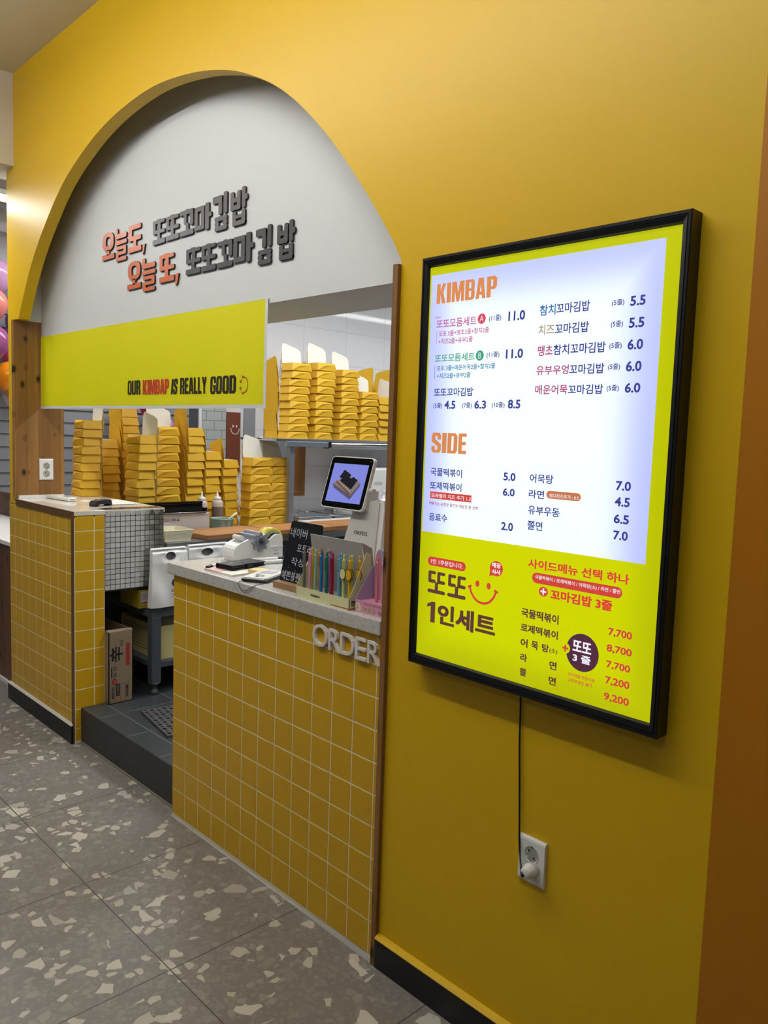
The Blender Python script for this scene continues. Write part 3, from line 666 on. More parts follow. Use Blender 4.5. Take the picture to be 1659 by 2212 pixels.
SIGN = [('KIMBAP', 'or+', 1.4167, 1.6144, 1.941, 1.9914),
 ('best!', 'pk+', 1.4163, 1.434, 1.9043, 1.9093),
 ('또또모듬세트', 'pk', 1.4201, 1.5549, 1.8775, 1.9003),
 ('(11줄)', 'nv', 1.5946, 1.6323, 1.8807, 1.8975),
 ('11.0', 'nv+', 1.6537, 1.703, 1.8787, 1.9018),
 ('또또 3줄+땡초2줄+참치2줄', 'pk', 1.4289, 1.5961, 1.8563, 1.8705),
 ('+치즈2줄+유부2줄', 'pk', 1.4288, 1.5448, 1.8363, 1.8512),
 ('또또모듬세트', 'gn', 1.4194, 1.5544, 1.7902, 1.8107),
 ('(11줄)', 'nv', 1.5918, 1.6319, 1.793, 1.8084),
 ('11.0', 'nv+', 1.6515, 1.7026, 1.7897, 1.8122),
 ('또또 3줄+매운어묵2줄+참치2줄', 'tl', 1.4271, 1.6205, 1.7678, 1.7818),
 ('+치즈2줄+유부2줄', 'tl', 1.4276, 1.5427, 1.748, 1.7618),
 ('또또꼬마김밥', 'nv', 1.4206, 1.554, 1.7017, 1.7237),
 ('(5줄)', 'nv', 1.4199, 1.4508, 1.6694, 1.6852),
 ('4.5', 'nv+', 1.4585, 1.4966, 1.6694, 1.6906),
 ('(7줄)', 'nv', 1.5198, 1.5514, 1.67, 1.6855),
 ('6.3', 'nv+', 1.5597, 1.5974, 1.6698, 1.6907),
 ('(10줄)', 'nv', 1.6158, 1.655, 1.6706, 1.6861),
 ('8.5', 'nv+', 1.6647, 1.7021, 1.6701, 1.6918),
 ('참치', 'bl', 1.7442, 1.7879, 1.8834, 1.9079),
 ('꼬마김밥', 'nv', 1.7897, 1.8773, 1.8842, 1.9079),
 ('(5줄)', 'nv', 1.9312, 1.961, 1.8876, 1.9021),
 ('5.5', 'nv+', 1.9748, 2.01, 1.8851, 1.9059),
 ('치즈', 'tn', 1.7436, 1.7871, 1.8391, 1.8629),
 ('꼬마김밥', 'nv', 1.7889, 1.8775, 1.8384, 1.8622),
 ('(5줄)', 'nv', 1.9318, 1.961, 1.842, 1.8571),
 ('5.5', 'nv+', 1.9748, 2.0102, 1.8393, 1.8607),
 ('땡초', 'mg', 1.7443, 1.786, 1.7912, 1.8153),
 ('참치꼬마김밥', 'nv', 1.7878, 1.9222, 1.7917, 1.8155),
 ('(5줄)', 'nv', 1.9312, 1.9609, 1.7963, 1.8116),
 ('6.0', 'nv+', 1.9748, 2.0104, 1.7938, 1.816),
 ('유부우엉', 'mg', 1.7432, 1.8315, 1.7474, 1.7691),
 ('꼬마김밥', 'nv', 1.8333, 1.922, 1.7465, 1.769),
 ('(5줄)', 'nv', 1.931, 1.9604, 1.7516, 1.7662),
 ('6.0', 'nv+', 1.974, 2.0101, 1.7483, 1.7704),
 ('매운어묵', 'mg', 1.7426, 1.8309, 1.7026, 1.7246),
 ('꼬마김밥', 'nv', 1.8326, 1.9221, 1.7019, 1.7234),
 ('(5줄)', 'nv', 1.9308, 1.9603, 1.7059, 1.7205),
 ('6.0', 'nv+', 1.9744, 2.0105, 1.7034, 1.7245),
 ('SIDE', 'or+', 1.4181, 1.5391, 1.5548, 1.6073),
 ('국물떡볶이', 'nv', 1.4189, 1.5284, 1.4937, 1.5151),
 ('5.0', 'nv+', 1.6619, 1.6983, 1.496, 1.5159),
 ('또제떡볶이', 'nv', 1.419, 1.5288, 1.4576, 1.4786),
 ('6.0', 'nv+', 1.6621, 1.698, 1.4587, 1.4779),
 ('모짜렐라 치즈 추가 1.3', 'wh', 1.4256, 1.5619, 1.436, 1.4478),
 ('떡볶이는 순한맛 중간맛 매운맛 중 선택', 'mg', 1.4181, 1.5856, 1.4156, 1.4248),
 ('음료수', 'nv', 1.4197, 1.4844, 1.3742, 1.3943),
 ('2.0', 'nv+', 1.6619, 1.6981, 1.3741, 1.3946),
 ('어묵탕', 'nv', 1.7401, 1.8061, 1.4961, 1.5172),
 ('7.0', 'nv+', 1.9675, 2.0033, 1.494, 1.5147),
 ('라면', 'nv', 1.7395, 1.7829, 1.4592, 1.4794),
 ('체다치즈추가 : 0.5', 'wh', 1.7975, 1.8771, 1.4646, 1.4746),
 ('4.5', 'nv+', 1.967, 2.0029, 1.4596, 1.4801),
 ('유부우동', 'nv', 1.7399, 1.8282, 1.4207, 1.4414),
 ('6.5', 'nv+', 1.9671, 2.0035, 1.4224, 1.4428),
 ('쫄면', 'nv', 1.7402, 1.7828, 1.3842, 1.4054),
 ('7.0', 'nv+', 1.9683, 2.0032, 1.3867, 1.407),
 ('1인 1주문입니다.', 'wh', 1.4337, 1.5455, 1.2596, 1.2724),
 ('또또', 'br++', 1.4244, 1.5584, 1.1803, 1.241),
 ('1인세트', 'br++', 1.4254, 1.6588, 1.1002, 1.1565),
 ('매장', 'wh+', 1.6404, 1.6671, 1.2779, 1.2911),
 ('식사', 'wh+', 1.6402, 1.6675, 1.2623, 1.2741),
 ('사이드메뉴 선택 하나', 'rd+', 1.7478, 2.0132, 1.2924, 1.3154),
 ('국물떡볶이 / 로제떡볶이 / 어묵탕(소) / 라면 / 쫄면', 'wh', 1.7707, 1.9941, 1.2678, 1.279),
 ('꼬마김밥 3줄', 'rd++', 1.8149, 1.9765, 1.2273, 1.252),
 ('국물떡볶이', 'br+', 1.7355, 1.8415, 1.1715, 1.1939),
 ('로제떡볶이', 'br+', 1.7352, 1.8418, 1.1357, 1.156),
 ('어', 'br+', 1.7375, 1.7582, 1.098, 1.1193),
 ('묵', 'br+', 1.769, 1.7888, 1.0987, 1.1193),
 ('탕', 'br+', 1.7993, 1.8191, 1.0993, 1.1188),
 ('(소)', 'br', 1.8206, 1.8428, 1.0996, 1.1134),
 ('라', 'br+', 1.7386, 1.7589, 1.0627, 1.0823),
 ('면', 'br+', 1.8229, 1.8429, 1.0629, 1.0825),
 ('쫄', 'br+', 1.7393, 1.7586, 1.027, 1.0457),
 ('면', 'br+', 1.8229, 1.8434, 1.026, 1.0455),
 ('또또', 'wh+', 1.8833, 1.932, 1.1206, 1.1459),
 ('3 줄', 'wh+', 1.8848, 1.9316, 1.0962, 1.1149),
 ('꼬마김밥 변경가능', 'rd', 1.8734, 1.9446, 1.0595, 1.0679),
 ('교차주문은 불가.', 'rd', 1.8747, 1.9405, 1.0456, 1.0544),
 ('7,700', 'rd+', 1.9709, 2.0279, 1.1719, 1.1915),
 ('8,700', 'rd+', 1.9692, 2.03, 1.1352, 1.1544),
 ('7,700', 'rd+', 1.9708, 2.0285, 1.0991, 1.118),
 ('7,200', 'rd+', 1.9704, 2.0294, 1.0625, 1.0825),
 ('9,200', 'rd+', 1.9695, 2.0307, 1.0256, 1.0453)]
for s, c, u0, u1, v0, v1 in SIGN:
    ink = c.rstrip('+'); w = c.count('+'); off = (.017, .030 if s[0].isdigit() else .022, .022)[w]
    f = fn3 if (ink == 'wh') else fn
    nm = 'price' if s.replace('.', '').replace(',', '').isdigit() else ('heading' if ink == 'or' else 'menu_text')
    b = MB()
    if ink == 'or': caps(b, s, u0, u1, v0, v1, f)
    elif s == '또또' and w == 2:
        for du in (0, .53):
            for a, c_, d_, e in ((.02, .84, .45, .98), (.02, .45, .19, .98), (.02, .45, .45, .60), (.53, .84, .98, .98), (.53, .45, .70, .98), (.53, .45, .98, .60), (.41, .10, .59, .50), (0, 0, 1, .16)):
                k = (u1 - u0) * .47; q_ = u0 + du * (u1 - u0); h = v1 - v0; r = .05
                flat(b, [(q_ + x * k, v0 + y * h) for x, y in ((a + r, c_), (d_ - r, c_), (d_, c_ + r), (d_, e - r), (d_ - r, e), (a + r, e), (a, e - r), (a, c_ + r))], f)
    else:
        h = v1 - v0
        if s == '1인세트':
            k = (u1 - u0) * .125; flat(b, [(u0 + x * k, v0 + y * h) for x, y in ((.45, 0), (1, 0), (1, 1), (.62, 1), (0, .86), (0, .70), (.45, .78))], f)
            s = '인세트'; u0 += (u1 - u0) * .165
        korean = any('가' <= c_ <= '힣' for c_ in s)
        e = (0, .016, .026)[w] * h if korean else 0                    # heavier weights: the stroke is thickened sideways and upwards
        for du, dv in (((-1, -.7), (1, -.7), (-1, .7), (1, .7)) if e else ((0, 0),)):
            lettering(b, s, u0 + e + du * e, u1 - e + du * e, v0 + e + dv * e, v1 - e + dv * e, f, off if not e else .017)
    local(b.build(nm, INK[ink]), R)

# cord of the menu board, plugged into the wall outlet below it
R = empty('power_cord', 'black power cord hanging from the menu board to the white outlet', 'cord', (1.74, -.012, .53))
b = MB(); b.tube(spline([(1.725, -.012, .976), (1.7255, -.007, .955), (1.728, -.006, .853), (1.735, -.006, .736), (1.740, -.007, .663), (1.7453, -.010, .609), (1.757, -.021, .5735), (1.774, -.039, .557), (1.785, -.0495, .546), (1.7905, -.0515, .541)], 8), .0024, 8)
local(b.build('cable', M_blk), R)
b = MB(); b.lathe([(.0165, 0), (.0165, .014), (.0185, .016), (.0185, .022), (.0150, .026), (.0140, .036), (.0115, .040), (.004, .041)], 28, T(1.7925, -.009, .547, rx=PI / 2))
local(b.build('plug', M_wp), R)
b = MB(); b.tube([(1.7830, -.0475, .5480), (1.7875, -.0505, .5437), (1.7915, -.0510, .5400)], [.003, .0045, .005], 10)
local(b.build('cable_sleeve', M_blk), R)

def outlet(label, fn_, u, v, w, h, plugged):
    """double round socket outlet; fn_(u, v, d) with d out of the wall"""
    c = Vector(fn_(u, v, 0)); R = empty('wall_outlet', label, 'outlet', c)
    b = MB(); n = 9
    prof = [(-.5, 0), (-.5, .55), (-.47, .85), (-.43, 1), (.43, 1), (.47, .85), (.5, .55), (.5, 0)]
    uu = [(-.5, 0), (-.5, .75), (-.485, 1), (.485, 1), (.5, .75), (.5, 0)]
    g = [[b.vert(fn_(u + a * w, v + p * h, .009 * min(q, r))) for a, r in uu] for p, q in prof]
    for j in range(len(prof) - 1):
        for i in range(len(uu) - 1): b.face([g[j][i], g[j][i + 1], g[j + 1][i + 1], g[j + 1][i]])
    local(b.build('plate', M_wp), R)
    for k, vv in enumerate((v + h * .155, v - h * .21)):
        b = MB(); r = w * .265
        b.m = 0; flat(b, disc(u, vv, r), fn_, .0093)
        b.m = 1
        for k2 in range(24):
            a, c2 = 2 * PI * k2 / 24, 2 * PI * (k2 + 1) / 24
            b.poly([fn_(u + r * math.cos(a), vv + r * math.sin(a), .0105), fn_(u + r * math.cos(c2), vv + r * math.sin(c2), .0105), fn_(u + r * .9 * math.cos(c2), vv + r * .9 * math.sin(c2), .0094), fn_(u + r * .9 * math.cos(a), vv + r * .9 * math.sin(a), .0094)])
        b.m = 2
        for s in (-1, 1): flat(b, disc(u + s * r * .36, vv - s * r * .36, r * .14), fn_, .0096); flat(b, disc(u + s * r * .1, vv + s * r * .92, r * .12), fn_, .0096)
        b.m = 3
        for s in (-1, 1): flat(b, disc(u - r * .55, vv - .3 * r * s - r * .1, r * .16), fn_, .0096)
        local(b.build('socket', [mat('socket_grey', (.62, .62, .58), .4), M_wp, M_blk, mat('socket_clip', (.85, .85, .83), .3)]), R)
outlet('white double outlet on the yellow wall below the menu board', ycut(-.0005), 1.783, .5605, .078, .116, True)
outlet('white double outlet on the knotty wooden lining', xcut(-1.7598), .1635, 1.338, .078, .120, False)

# ================================================================== things on the order counter
ZC = 1.0582
# ---- point-of-sale terminal, its screen facing the customer
R = empty('sales_terminal', 'white sales terminal with a tilted customer screen on the order counter', 'register', (.76, .32, ZC))
tilt = math.atan2(.056, .185); MT = T(.608, .25, 1.330) @ Euler((-tilt, 0, 0)).to_matrix().to_4x4()
pf = lambda u, v, d: tuple(MT @ Vector((u, -d, v)))
b = MB(); o_ = rrect(0, .230, 0, .1935, .017); b.prism(o_, pf, -.013, -.001); b.prism(rrect(.001, .229, .001, .1925, .016), pf, -.001, 0.0)
local(b.build('screen_shell', M_wp), R)
b = MB(); flat(b, rrect(.004, .226, .004, .1895, .014), pf, .0006); b.m = 1; flat(b, disc(.212, .180, .0022), pf, .0009)
local(b.build('bezel', [mat('glossy_black_glass', (.02, .022, .03), .08), M_grey]), R)
SU, SV, SW, SH = .0225, .024, .186, .142
M_scr = lit('lit_screen', (.50, .53, .86), .85)
b = MB(); flat(b, [(SU, SV), (SU + SW, SV), (SU + SW, SV + SH), (SU, SV + SH)], pf, .0010)
local(b.build('screen', M_scr), R)
b = MB(); sp = lambda u, v: (SU + u * SW, SV + v * SH)
rnd = random.Random(2)
b.m = 0; flat(b, [sp(*q) for q in ((.12, .37), (.69, .09), (.90, .47), (.44, .64))], pf, .00105)          # soft shade under the board
b.m = 1; flat(b, [sp(*q) for q in ((.10, .42), (.10, .46), (.68, .20), (.68, .15))], pf, .0011); flat(b, [sp(*q) for q in ((.68, .15), (.68, .20), (.88, .54), (.88, .49))], pf, .0011)
b.m = 2; flat(b, [sp(*q) for q in ((.10, .46), (.68, .20), (.88, .54), (.45, .73))], pf, .0011)
b.m = 3
for i in range(6):
    for j in range(4):
        cu, cv = .30 + .072 * i + .03 * j, .60 - .040 * i + .062 * j
        if rnd.random() < .95: flat(b, [sp(cu + .055 * math.cos(t) - .02, cv + .045 * math.sin(t)) for t in [2 * PI * k / 9 for k in range(9)]], pf, .0012 + .00003 * (4 - j))
for i in range(7):
    cu, cv = .22 + .068 * i, .52 - .043 * i
    b.m = 4; flat(b, [sp(cu + .035 * math.cos(t), cv + .05 * math.sin(t)) for t in [2 * PI * k / 9 for k in range(9)]], pf, .00145)
    b.m = 5; flat(b, [sp(cu + .016 * math.cos(t) + .005, cv + .03 * math.sin(t) + .035) for t in [2 * PI * k / 7 for k in range(7)]], pf, .0016)
    b.m = 6; flat(b, [sp(cu + .02 * math.cos(t) + .02, cv + .022 * math.sin(t) - .03) for t in [2 * PI * k / 7 for k in range(7)]], pf, .0016)
local(b.build('food_picture', [lit('lit_shade', (.36, .36, .56), .7), lit('lit_board_side', (.40, .34, .33), .7), lit('lit_board', (.55, .50, .50), .7), lit('lit_seaweed', (.11, .11, .15), .6),
                              lit('lit_filling', (.45, .35, .30), .7), lit('lit_rice', (.72, .68, .68), .7), lit('lit_carrot', (.50, .30, .22), .7)]), R)
M_pos = mat('pale_grey_plastic', (.80, .795, .775), .4)
b = MB()
prof = [(.680, 1.062), (.690, 1.10), (.716, 1.175), (.735, 1.24), (.752, 1.30), (.765, 1.345), (.885, 1.375), (.893, 1.36), (.893, 1.062)]
b.prism(prof, lambda u, v, d: (u, d + (v - 1.06) * .10, v), .250, .300)
b.rbox(.675, .905, .245, .44, ZC, 1.075, .004)
local(b.build('stand', M_pos), R)
b = MB(); b.prism([(.893, 1.062), (.915, 1.066), (.915, 1.345), (.905, 1.372), (.888, 1.378)], lambda u, v, d: (u, d + (v - 1.06) * .10, v), .255, .33)
local(b.build('stand_side', M_wp), R)
b = MB(); b.tube([(.70, .285, 1.40), (.86, .285, 1.40)], .010, 14); b.box(.76, .84, .272, .325, 1.33, 1.40)
local(b.build('hinge', M_pos), R)
b = MB(); lettering(b, 'OKPOS', .779, .848, 1.2455, 1.2590, lambda u, v, d: (u, .2494 + (v - 1.06) * .10 - d, v), .006)
local(b.build('brand_print', M_blk), R)

# ---- chalkboard sign
R = empty('chalkboard_sign', 'small black chalkboard with handwritten Korean, standing in a wooden block', 'sign', (.71, .06, ZC))
a_ = math.atan2(.054, .22); MC = T(.628, .056, 1.066) @ Euler((-a_, 0, 0)).to_matrix().to_4x4()
cf = lambda u, v, d: tuple(MC @ Vector((u, -d, v)))
b = MB(); b.prism(rrect(0, .172, 0, .2265, .010), cf, -.004, 0); local(b.build('board', mat('chalkboard_black', (.04, .055, .10), .6, spec=.25)), R)
M_chalk = mat('chalk', (.86, .88, .92), .8)
b = MB()
for s, u0, u1, v, h in (('네이버', .008, .100, .170, .034), ('포토리뷰', .062, .168, .121, .030), ('작성시', .045, .150, .074, .028), ('예쁜볼펜드려', .008, .160, .020, .032)):
    lettering(b, s, u0, u1, v, v + h, cf, -.009); 
    for i in range(len(b.v)): pass
rnd = random.Random(9)
for k in range(12):
    u, v = rnd.uniform(.01, .15), rnd.choice((.012, .009, .058, .062)); stroke(b, [(u, v), (u + .003, v + rnd.uniform(-.003, .003))], .0015, cf)
me = b.build('chalk_writing', M_chalk); 
for v in me.data.vertices: v.co += Vector((0, -.0008, .0002))
local(me, R)
b = MB(); b.rbox(.630, .765, .030, .078, ZC, ZC + .022, .0015); local(b.build('wooden_block', wood('block_wood', (.40, .29, .18), (.62, .48, .33), (.70, .56, .40), 'x', knots=False)), R)

# ---- pen display box and its pens
M_pale = mat('pale_yellow_card', (.88, .88, .68), .5); M_silver = mat('grey_inner_card', (.66, .65, .63), .45)
R = empty('pen_display_box', 'pale yellow display box full of colourful pens on the order counter', 'display box', (.94, .03, ZC))
PX0, PX1, PY0, PY1 = .806, 1.072, -.004, .082
b = MB()
b.box(PX0, PX1, PY0, PY0 + .0015, ZC, ZC + .036)
b.add([(PX1, PY0, ZC), (PX1, PY1, ZC), (PX1, PY1, ZC + .17), (PX1, PY1 - .02, ZC + .175), (PX1, PY0, ZC + .036), (PX1 - .0015, PY0, ZC), (PX1 - .0015, PY1, ZC), (PX1 - .0015, PY1, ZC + .17), (PX1 - .0015, PY1 - .02, ZC + .175), (PX1 - .0015, PY0, ZC + .036)],
      [(0, 1, 2, 3, 4), (9, 8, 7, 6, 5), (0, 4, 9, 5), (4, 3, 8, 9), (3, 2, 7, 8), (2, 1, 6, 7)])
b.add([(PX0, PY0, ZC), (PX0, PY1, ZC), (PX0, PY1, ZC + .17), (PX0, PY0, ZC + .036), (PX0 + .0015, PY0, ZC), (PX0 + .0015, PY1, ZC), (PX0 + .0015, PY1, ZC + .17), (PX0 + .0015, PY0, ZC + .036)],
      [(3, 2, 1, 0), (4, 5, 6, 7), (0, 4, 7, 3), (3, 7, 6, 2), (2, 6, 5, 1)])
local(b.build('tray', M_pale), R)
b = MB()
for i in range(10): pass
b.box(PX0 + .002, PX1 - .002, PY0 + .002, PY1, ZC + .024, ZC + .0255)
local(b.build('pen_rack', mat('pale_rack', (.80, .82, .82), .4)), R)
b = MB(); b.prism([(PY1, ZC), (PY1 - .002, ZC), (.0505, ZC + .2045), (.0520, ZC + .2050)], lambda u, v, d: (d, u, v), PX0 + .001, PX1 - .012)
b.add([(PX1 - .012, .052, ZC + .205), (PX1 - .012, PY1, ZC + .07), (PX1, PY1 + .02, ZC + .08), (PX1, .085, ZC + .187)], [(0, 1, 2, 3), (3, 2, 1, 0)])
local(b.build('backboard', M_silver), R)
b = MB(); lettering(b, 'POKéMON', .884, .930, ZC + .0145, ZC + .0215, ycut(PY0 - .0004), .03)
b.m = 1; flat(b, [(.985, ZC + .0035), (1.072, ZC + .0035), (1.072, ZC + .0062), (.985, ZC + .0062)], ycut(PY0 - .0004)); flat(b, [(PY0, ZC + .0035), (PY1 - .03, ZC + .0035), (PY1 - .03, ZC + .0062), (PY0, ZC + .0062)], xcut(PX1 + .0004))
b.m = 2; flat(b, [(.004, ZC + .022), (.028, ZC + .022), (.028, ZC + .029), (.004, ZC + .029)], xcut(PX1 + .0004)); b.m = 3; flat(b, [(.004, ZC + .0125), (.028, ZC + .0125), (.028, ZC + .020), (.004, ZC + .020)], xcut(PX1 + .0004))
local(b.build('print', [M_blk, mat('print_red', (.72, .12, .14), .5), mat('print_blue', (.22, .28, .55), .5), mat('print_mustard', (.70, .55, .12), .5)]), R)
PENS = [('grey', (.47, .46, .43)), ('pink', (.88, .62, .72)), ('sage green', (.62, .75, .62)), ('blue', (.18, .52, .78)), ('teal green', (.10, .48, .44)), ('crimson', (.66, .06, .20)), ('sky blue', (.45, .68, .78)), ('lime', (.82, .84, .50)), ('golden yellow', (.90, .72, .15)),
        ('yellow', (.88, .76, .20)), ('orange', (.85, .55, .15)), ('brown', (.50, .36, .24)), ('dusty rose', (.75, .45, .50)), ('violet', (.48, .40, .66)), ('lilac', (.66, .55, .75)), ('pale blue', (.50, .70, .82)), ('turquoise', (.35, .66, .75)), ('pale yellow', (.86, .84, .50)), ('amber', (.88, .66, .18))]
penproto = {}
def pen(x, y, z, cname, rgb, row, group, box, charm=None):
    t = empty('ballpoint_pen', '%s ballpoint pen standing in the %s of the %s' % (cname, row, box), 'pen', (x, y, z), group)
    m = mat('pen_' + cname.replace(' ', '_'), rgb, .35)
    for nm, prof in (('barrel', [(.0046, 0), (.0050, .002), (.0050, .122), (.0042, .125)]), ('push_button', [(.0030, .125), (.0033, .127), (.0033, .137), (.0026, .139)])):
        if nm not in penproto:
            b = MB(); b.lathe(prof, 14); o = b.build(nm, m); penproto[nm] = o.data; o.parent = t
        else: o = link(nm, penproto[nm], t)
        o.material_slots[0].link = 'OBJECT'; o.material_slots[0].material = m
    if 'clip' not in penproto:
        b = MB(); b.rbox(-.0012, .0012, -.0078, -.0060, .082, .120, .0005, 1); b.box(-.0012, .0012, -.0065, -.004, .116, .120); o = b.build('clip', m, t); penproto['clip'] = o.data
    else: o = link('clip', penproto['clip'], t)
    o.material_slots[0].link = 'OBJECT'; o.material_slots[0].material = m
    if charm:
        b = MB(); cf2 = lambda u, v, d: (u + .006, -.009 - d, .080 + v)
        b.prism(disc(0, 0, .0135, .0180, 24), cf2, 0, .0012); b.m = 1; b.prism(disc(0, 0, .0118, .0162, 24), cf2, .0012, .0026)
        b.build('charm', [M_blk, mat('charm_' + charm[0], charm[1], .35)], t)
    return t
xs_f = [.828, .858, .886, .914, .942, .970, .994, 1.016, 1.044]
for i, (x, (cn, rgb)) in enumerate(zip(xs_f, PENS[:9])):
    pen(x, .012 if i < 6 else .020, ZC + .0258, cn, rgb, 'front row', 'pens in the pale yellow box', 'pale yellow display box', ('plain_gold', (.90, .70, .12)) if i == 8 else (('pale_lemon', (.86, .85, .62)) if i == 7 else None))
for i, (cn, rgb) in enumerate(PENS[9:]):
    pen(.838 + .0245 * i, .036 + (.012 if i % 2 else 0), ZC + .0258, cn, rgb, 'back rows', 'pens in the pale yellow box', 'pale yellow display box', ('plain_gold', (.90, .70, .12)) if i in (8, 9) else None)

# ---- pink pen box against the wooden post
M_pk = mat('pink_card', (.87, .60, .70), .45); M_lil = mat('lilac_card', (.70, .66, .80), .5)
R = empty('pink_pen_box', 'pink display box with Korean lettering, tucked against the wooden post', 'display box', (1.15, .045, ZC))
QX0, QX1, QY0, QY1 = 1.083, 1.2235, .010, .088
b = MB(); b.box(QX0, QX1, QY0, QY0 + .0015, ZC, ZC + .038); b.box(QX0 + .001, QX1, QY0 + .0015, QY1, ZC + .030, ZC + .0315)
local(b.build('tray', M_pk), R)
b = MB(); b.prism([(QY0, ZC), (QY1, ZC), (QY1, ZC + .135), (QY1 - .012, ZC + .130), (QY0, ZC + .038)], lambda u, v, d: (d, u, v), QX0, QX0 + .0015)
local(b.build('side_panel', M_lil), R)
b = MB(); b.prism(spline([(QX0 + .002, ZC), (QX0 + .002, ZC + .130), (QX0 + .012, ZC + .178), (QX0 + .03, ZC + .188), (QX0 + .05, ZC + .178), (QX0 + .075, ZC + .192), (QX0 + .10, ZC + .200), (QX1 - .015, ZC + .190), (QX1, ZC + .15), (QX1, ZC)], 5), lambda u, v, d: (u, d, v), QY1 - .003, QY1)
local(b.build('back_card', mat('pink_grey_card', (.66, .62, .70), .4)), R)
b = MB()
b.prism(spline([(QX0 + .004, ZC + .032), (QX0 + .006, ZC + .13), (QX0 + .012, ZC + .174), (QX0 + .022, ZC + .170), (QX0 + .040, ZC + .11), (QX0 + .05, ZC + .032)], 5), lambda u, v, d: (u, d, v), QY1 - .0045, QY1 - .0032)
local(b.build('card_print', mat('rose_print', (.80, .50, .58), .4)), R)
b = MB(); f_ = ycut(QY0 - .0004)
b.m = 0; lettering(b, '트윙클', 1.1165, 1.1720, ZC + .0065, ZC + .0185, f_, .045); lettering(b, '캔', 1.186, 1.206, ZC + .0060, ZC + .0180, f_, .045)
b.m = 1; lettering(b, '트윙클', 1.1172, 1.1712, ZC + .0072, ZC + .0178, lambda u, v, d: (u, QY0 - .0010, v), .006); b.m = 3; lettering(b, '캔', 1.1866, 1.2054, ZC + .0067, ZC + .0173, lambda u, v, d: (u, QY0 - .0010, v), .006)
b.m = 2; lettering(b, 'Sanrio characters', 1.1240, 1.2140, ZC + .0275, ZC + .0340, f_, 0.0)
b.m = 1; flat(b, disc(1.0985, ZC + .0175, .0115, .0125), f_); b.m = 4
for dx, dz, m in ((-.003, .0, 4), (.0035, .002, 3)): b.m = m; flat(b, [(1.0985 + dx - .002, ZC + .009 + dz), (1.0985 + dx + .002, ZC + .009 + dz), (1.0985 + dx + .001, ZC + .026), (1.0985 + dx - .001, ZC + .026)], lambda u, v, d: (u, QY0 - .0010, v))
local(b.build('print', [mat('plum_outline', (.45, .36, .20), .5), mat('cream_print', (.95, .92, .75), .5), mat('rose_dark', (.55, .30, .38), .5), mat('pale_blue_print', (.62, .70, .85), .5), mat('coral_print', (.82, .45, .42), .5)]), R)
for x, y, cn, rgb in ((1.136, .050, 'rose pink', (.84, .55, .63)), (1.158, .052, 'blush pink', (.86, .64, .70)), (1.196, .056, 'mint', (.45, .72, .74))):
    pen(x, y, ZC + .032, cn, rgb, 'rack', 'pens in the pink box', 'pink display box')

# ---- papers, phone, markers, card reader
R = empty('notebook', 'pink notebook lying under the black phone case', 'notebook', (.300, .10, ZC)); MN = T(.300, .098, ZC, rz=.06)
b = MB(); b.box(-.088, .088, -.085, .085, .0005, .007, MN); local(b.build('pages', mat('paper', (.90, .89, .85), .7)), R)
b = MB(); b.box(-.090, .0, -.087, .087, .0071, .0085, MN); b.box(-.090, .09, -.087, .087, .0, .0005, MN); local(b.build('cover', mat('pink_cover', (.90, .72, .72), .5)), R)
R = empty('phone_case', 'black folding phone case lying on the pink notebook', 'phone case', (.27, .15, ZC + .0085)); MP = T(.268, .140, ZC + .0088, rz=.17)
M_leather = mat('black_leatherette', (.055, .06, .075), .45, bump=(300, .2, .0005))
b = MB(); b.rbox(-.046, .046, -.088, .088, 0, .0045, .002, 2, MP); b.rbox(-.046, .046, -.088, .088, .0145, .019, .002, 2, MP); b.rbox(-.046, -.0425, -.088, .088, .001, .018, .001, 1, MP); local(b.build('cover', M_leather), R)
b = MB(); b.rbox(-.0415, .042, -.085, .085, .0046, .0144, .003, 2, MP); local(b.build('phone', M_blk), R)
b = MB(); b.rbox(.012, .0475, -.012, .016, .019, .0205, .0005, 1, MP); b.rbox(.046, .0478, -.012, .016, .004, .0205, .0005, 1, MP); local(b.build('strap', M_leather), R)
b = MB(); b.box(-.006, .002, -.066, -.044, .0190, .0194, MP); local(b.build('badge', mat('pewter', (.6, .6, .62), .35, metal=.8)), R)
def marker(label, p, q, cap_first=True, z=0):
    p, q = Vector(p), Vector(q); R = empty('marker_pen', label, 'marker', (p + q) / 2 - Vector((0, 0, .0085)), 'markers on the order counter'); d = (q - p).normalized()
    c = p + d * .038
    b = MB(); b.tube([c, c + d * .002, q - d * .003, q], [.0075, .0085, .0085, .006], 14); local(b.build('barrel', M_wp), R)
    b = MB(); b.tube([p, p + d * .002, c - d * .0005, c], [.006, .0078, .0088, .0088], 14); local(b.build('cap', M_blk), R)
    a = c + d * .02; s = Vector((-d.y, d.x, 0)).normalized()
    b = MB(); t = lambda u, v, dd: tuple(a + d * u + (s * math.sin(v / .0087) + Vector((0, 0, 1)) * math.cos(v / .0087)) * (.0087))
    lettering(b, 'WHITEBOARD', 0, .045, -.003, .003, t, .02); local(b.build('print', M_blk), R)
marker('white marker with black cap in front of the tape dispenser', (.222, .016, ZC + .009), (.155, .118, ZC + .009))
marker('white marker with black cap beside the tape dispenser, nearest the chalkboard', (.190, .415, ZC + .009), (.157, .265, ZC + .009))
marker('white marker with black cap lying between phone case and tape dispenser', (.245, .395, ZC + .009), (.225, .262, ZC + .009))
R = empty('card_reader', 'white and black card payment pad lying at the counter edge', 'card reader', (.495, .085, ZC)); MK = T(.492, .094, ZC, rz=.50)
b = MB(); b.rbox(-.047, .047, -.088, .088, .001, .012, .003, 2, MK); b.rbox(-.052, .050, -.070, .10, 0, .0035, .001, 1, MK); local(b.build('base', mat('dark_base', (.13, .13, .14), .4)), R)
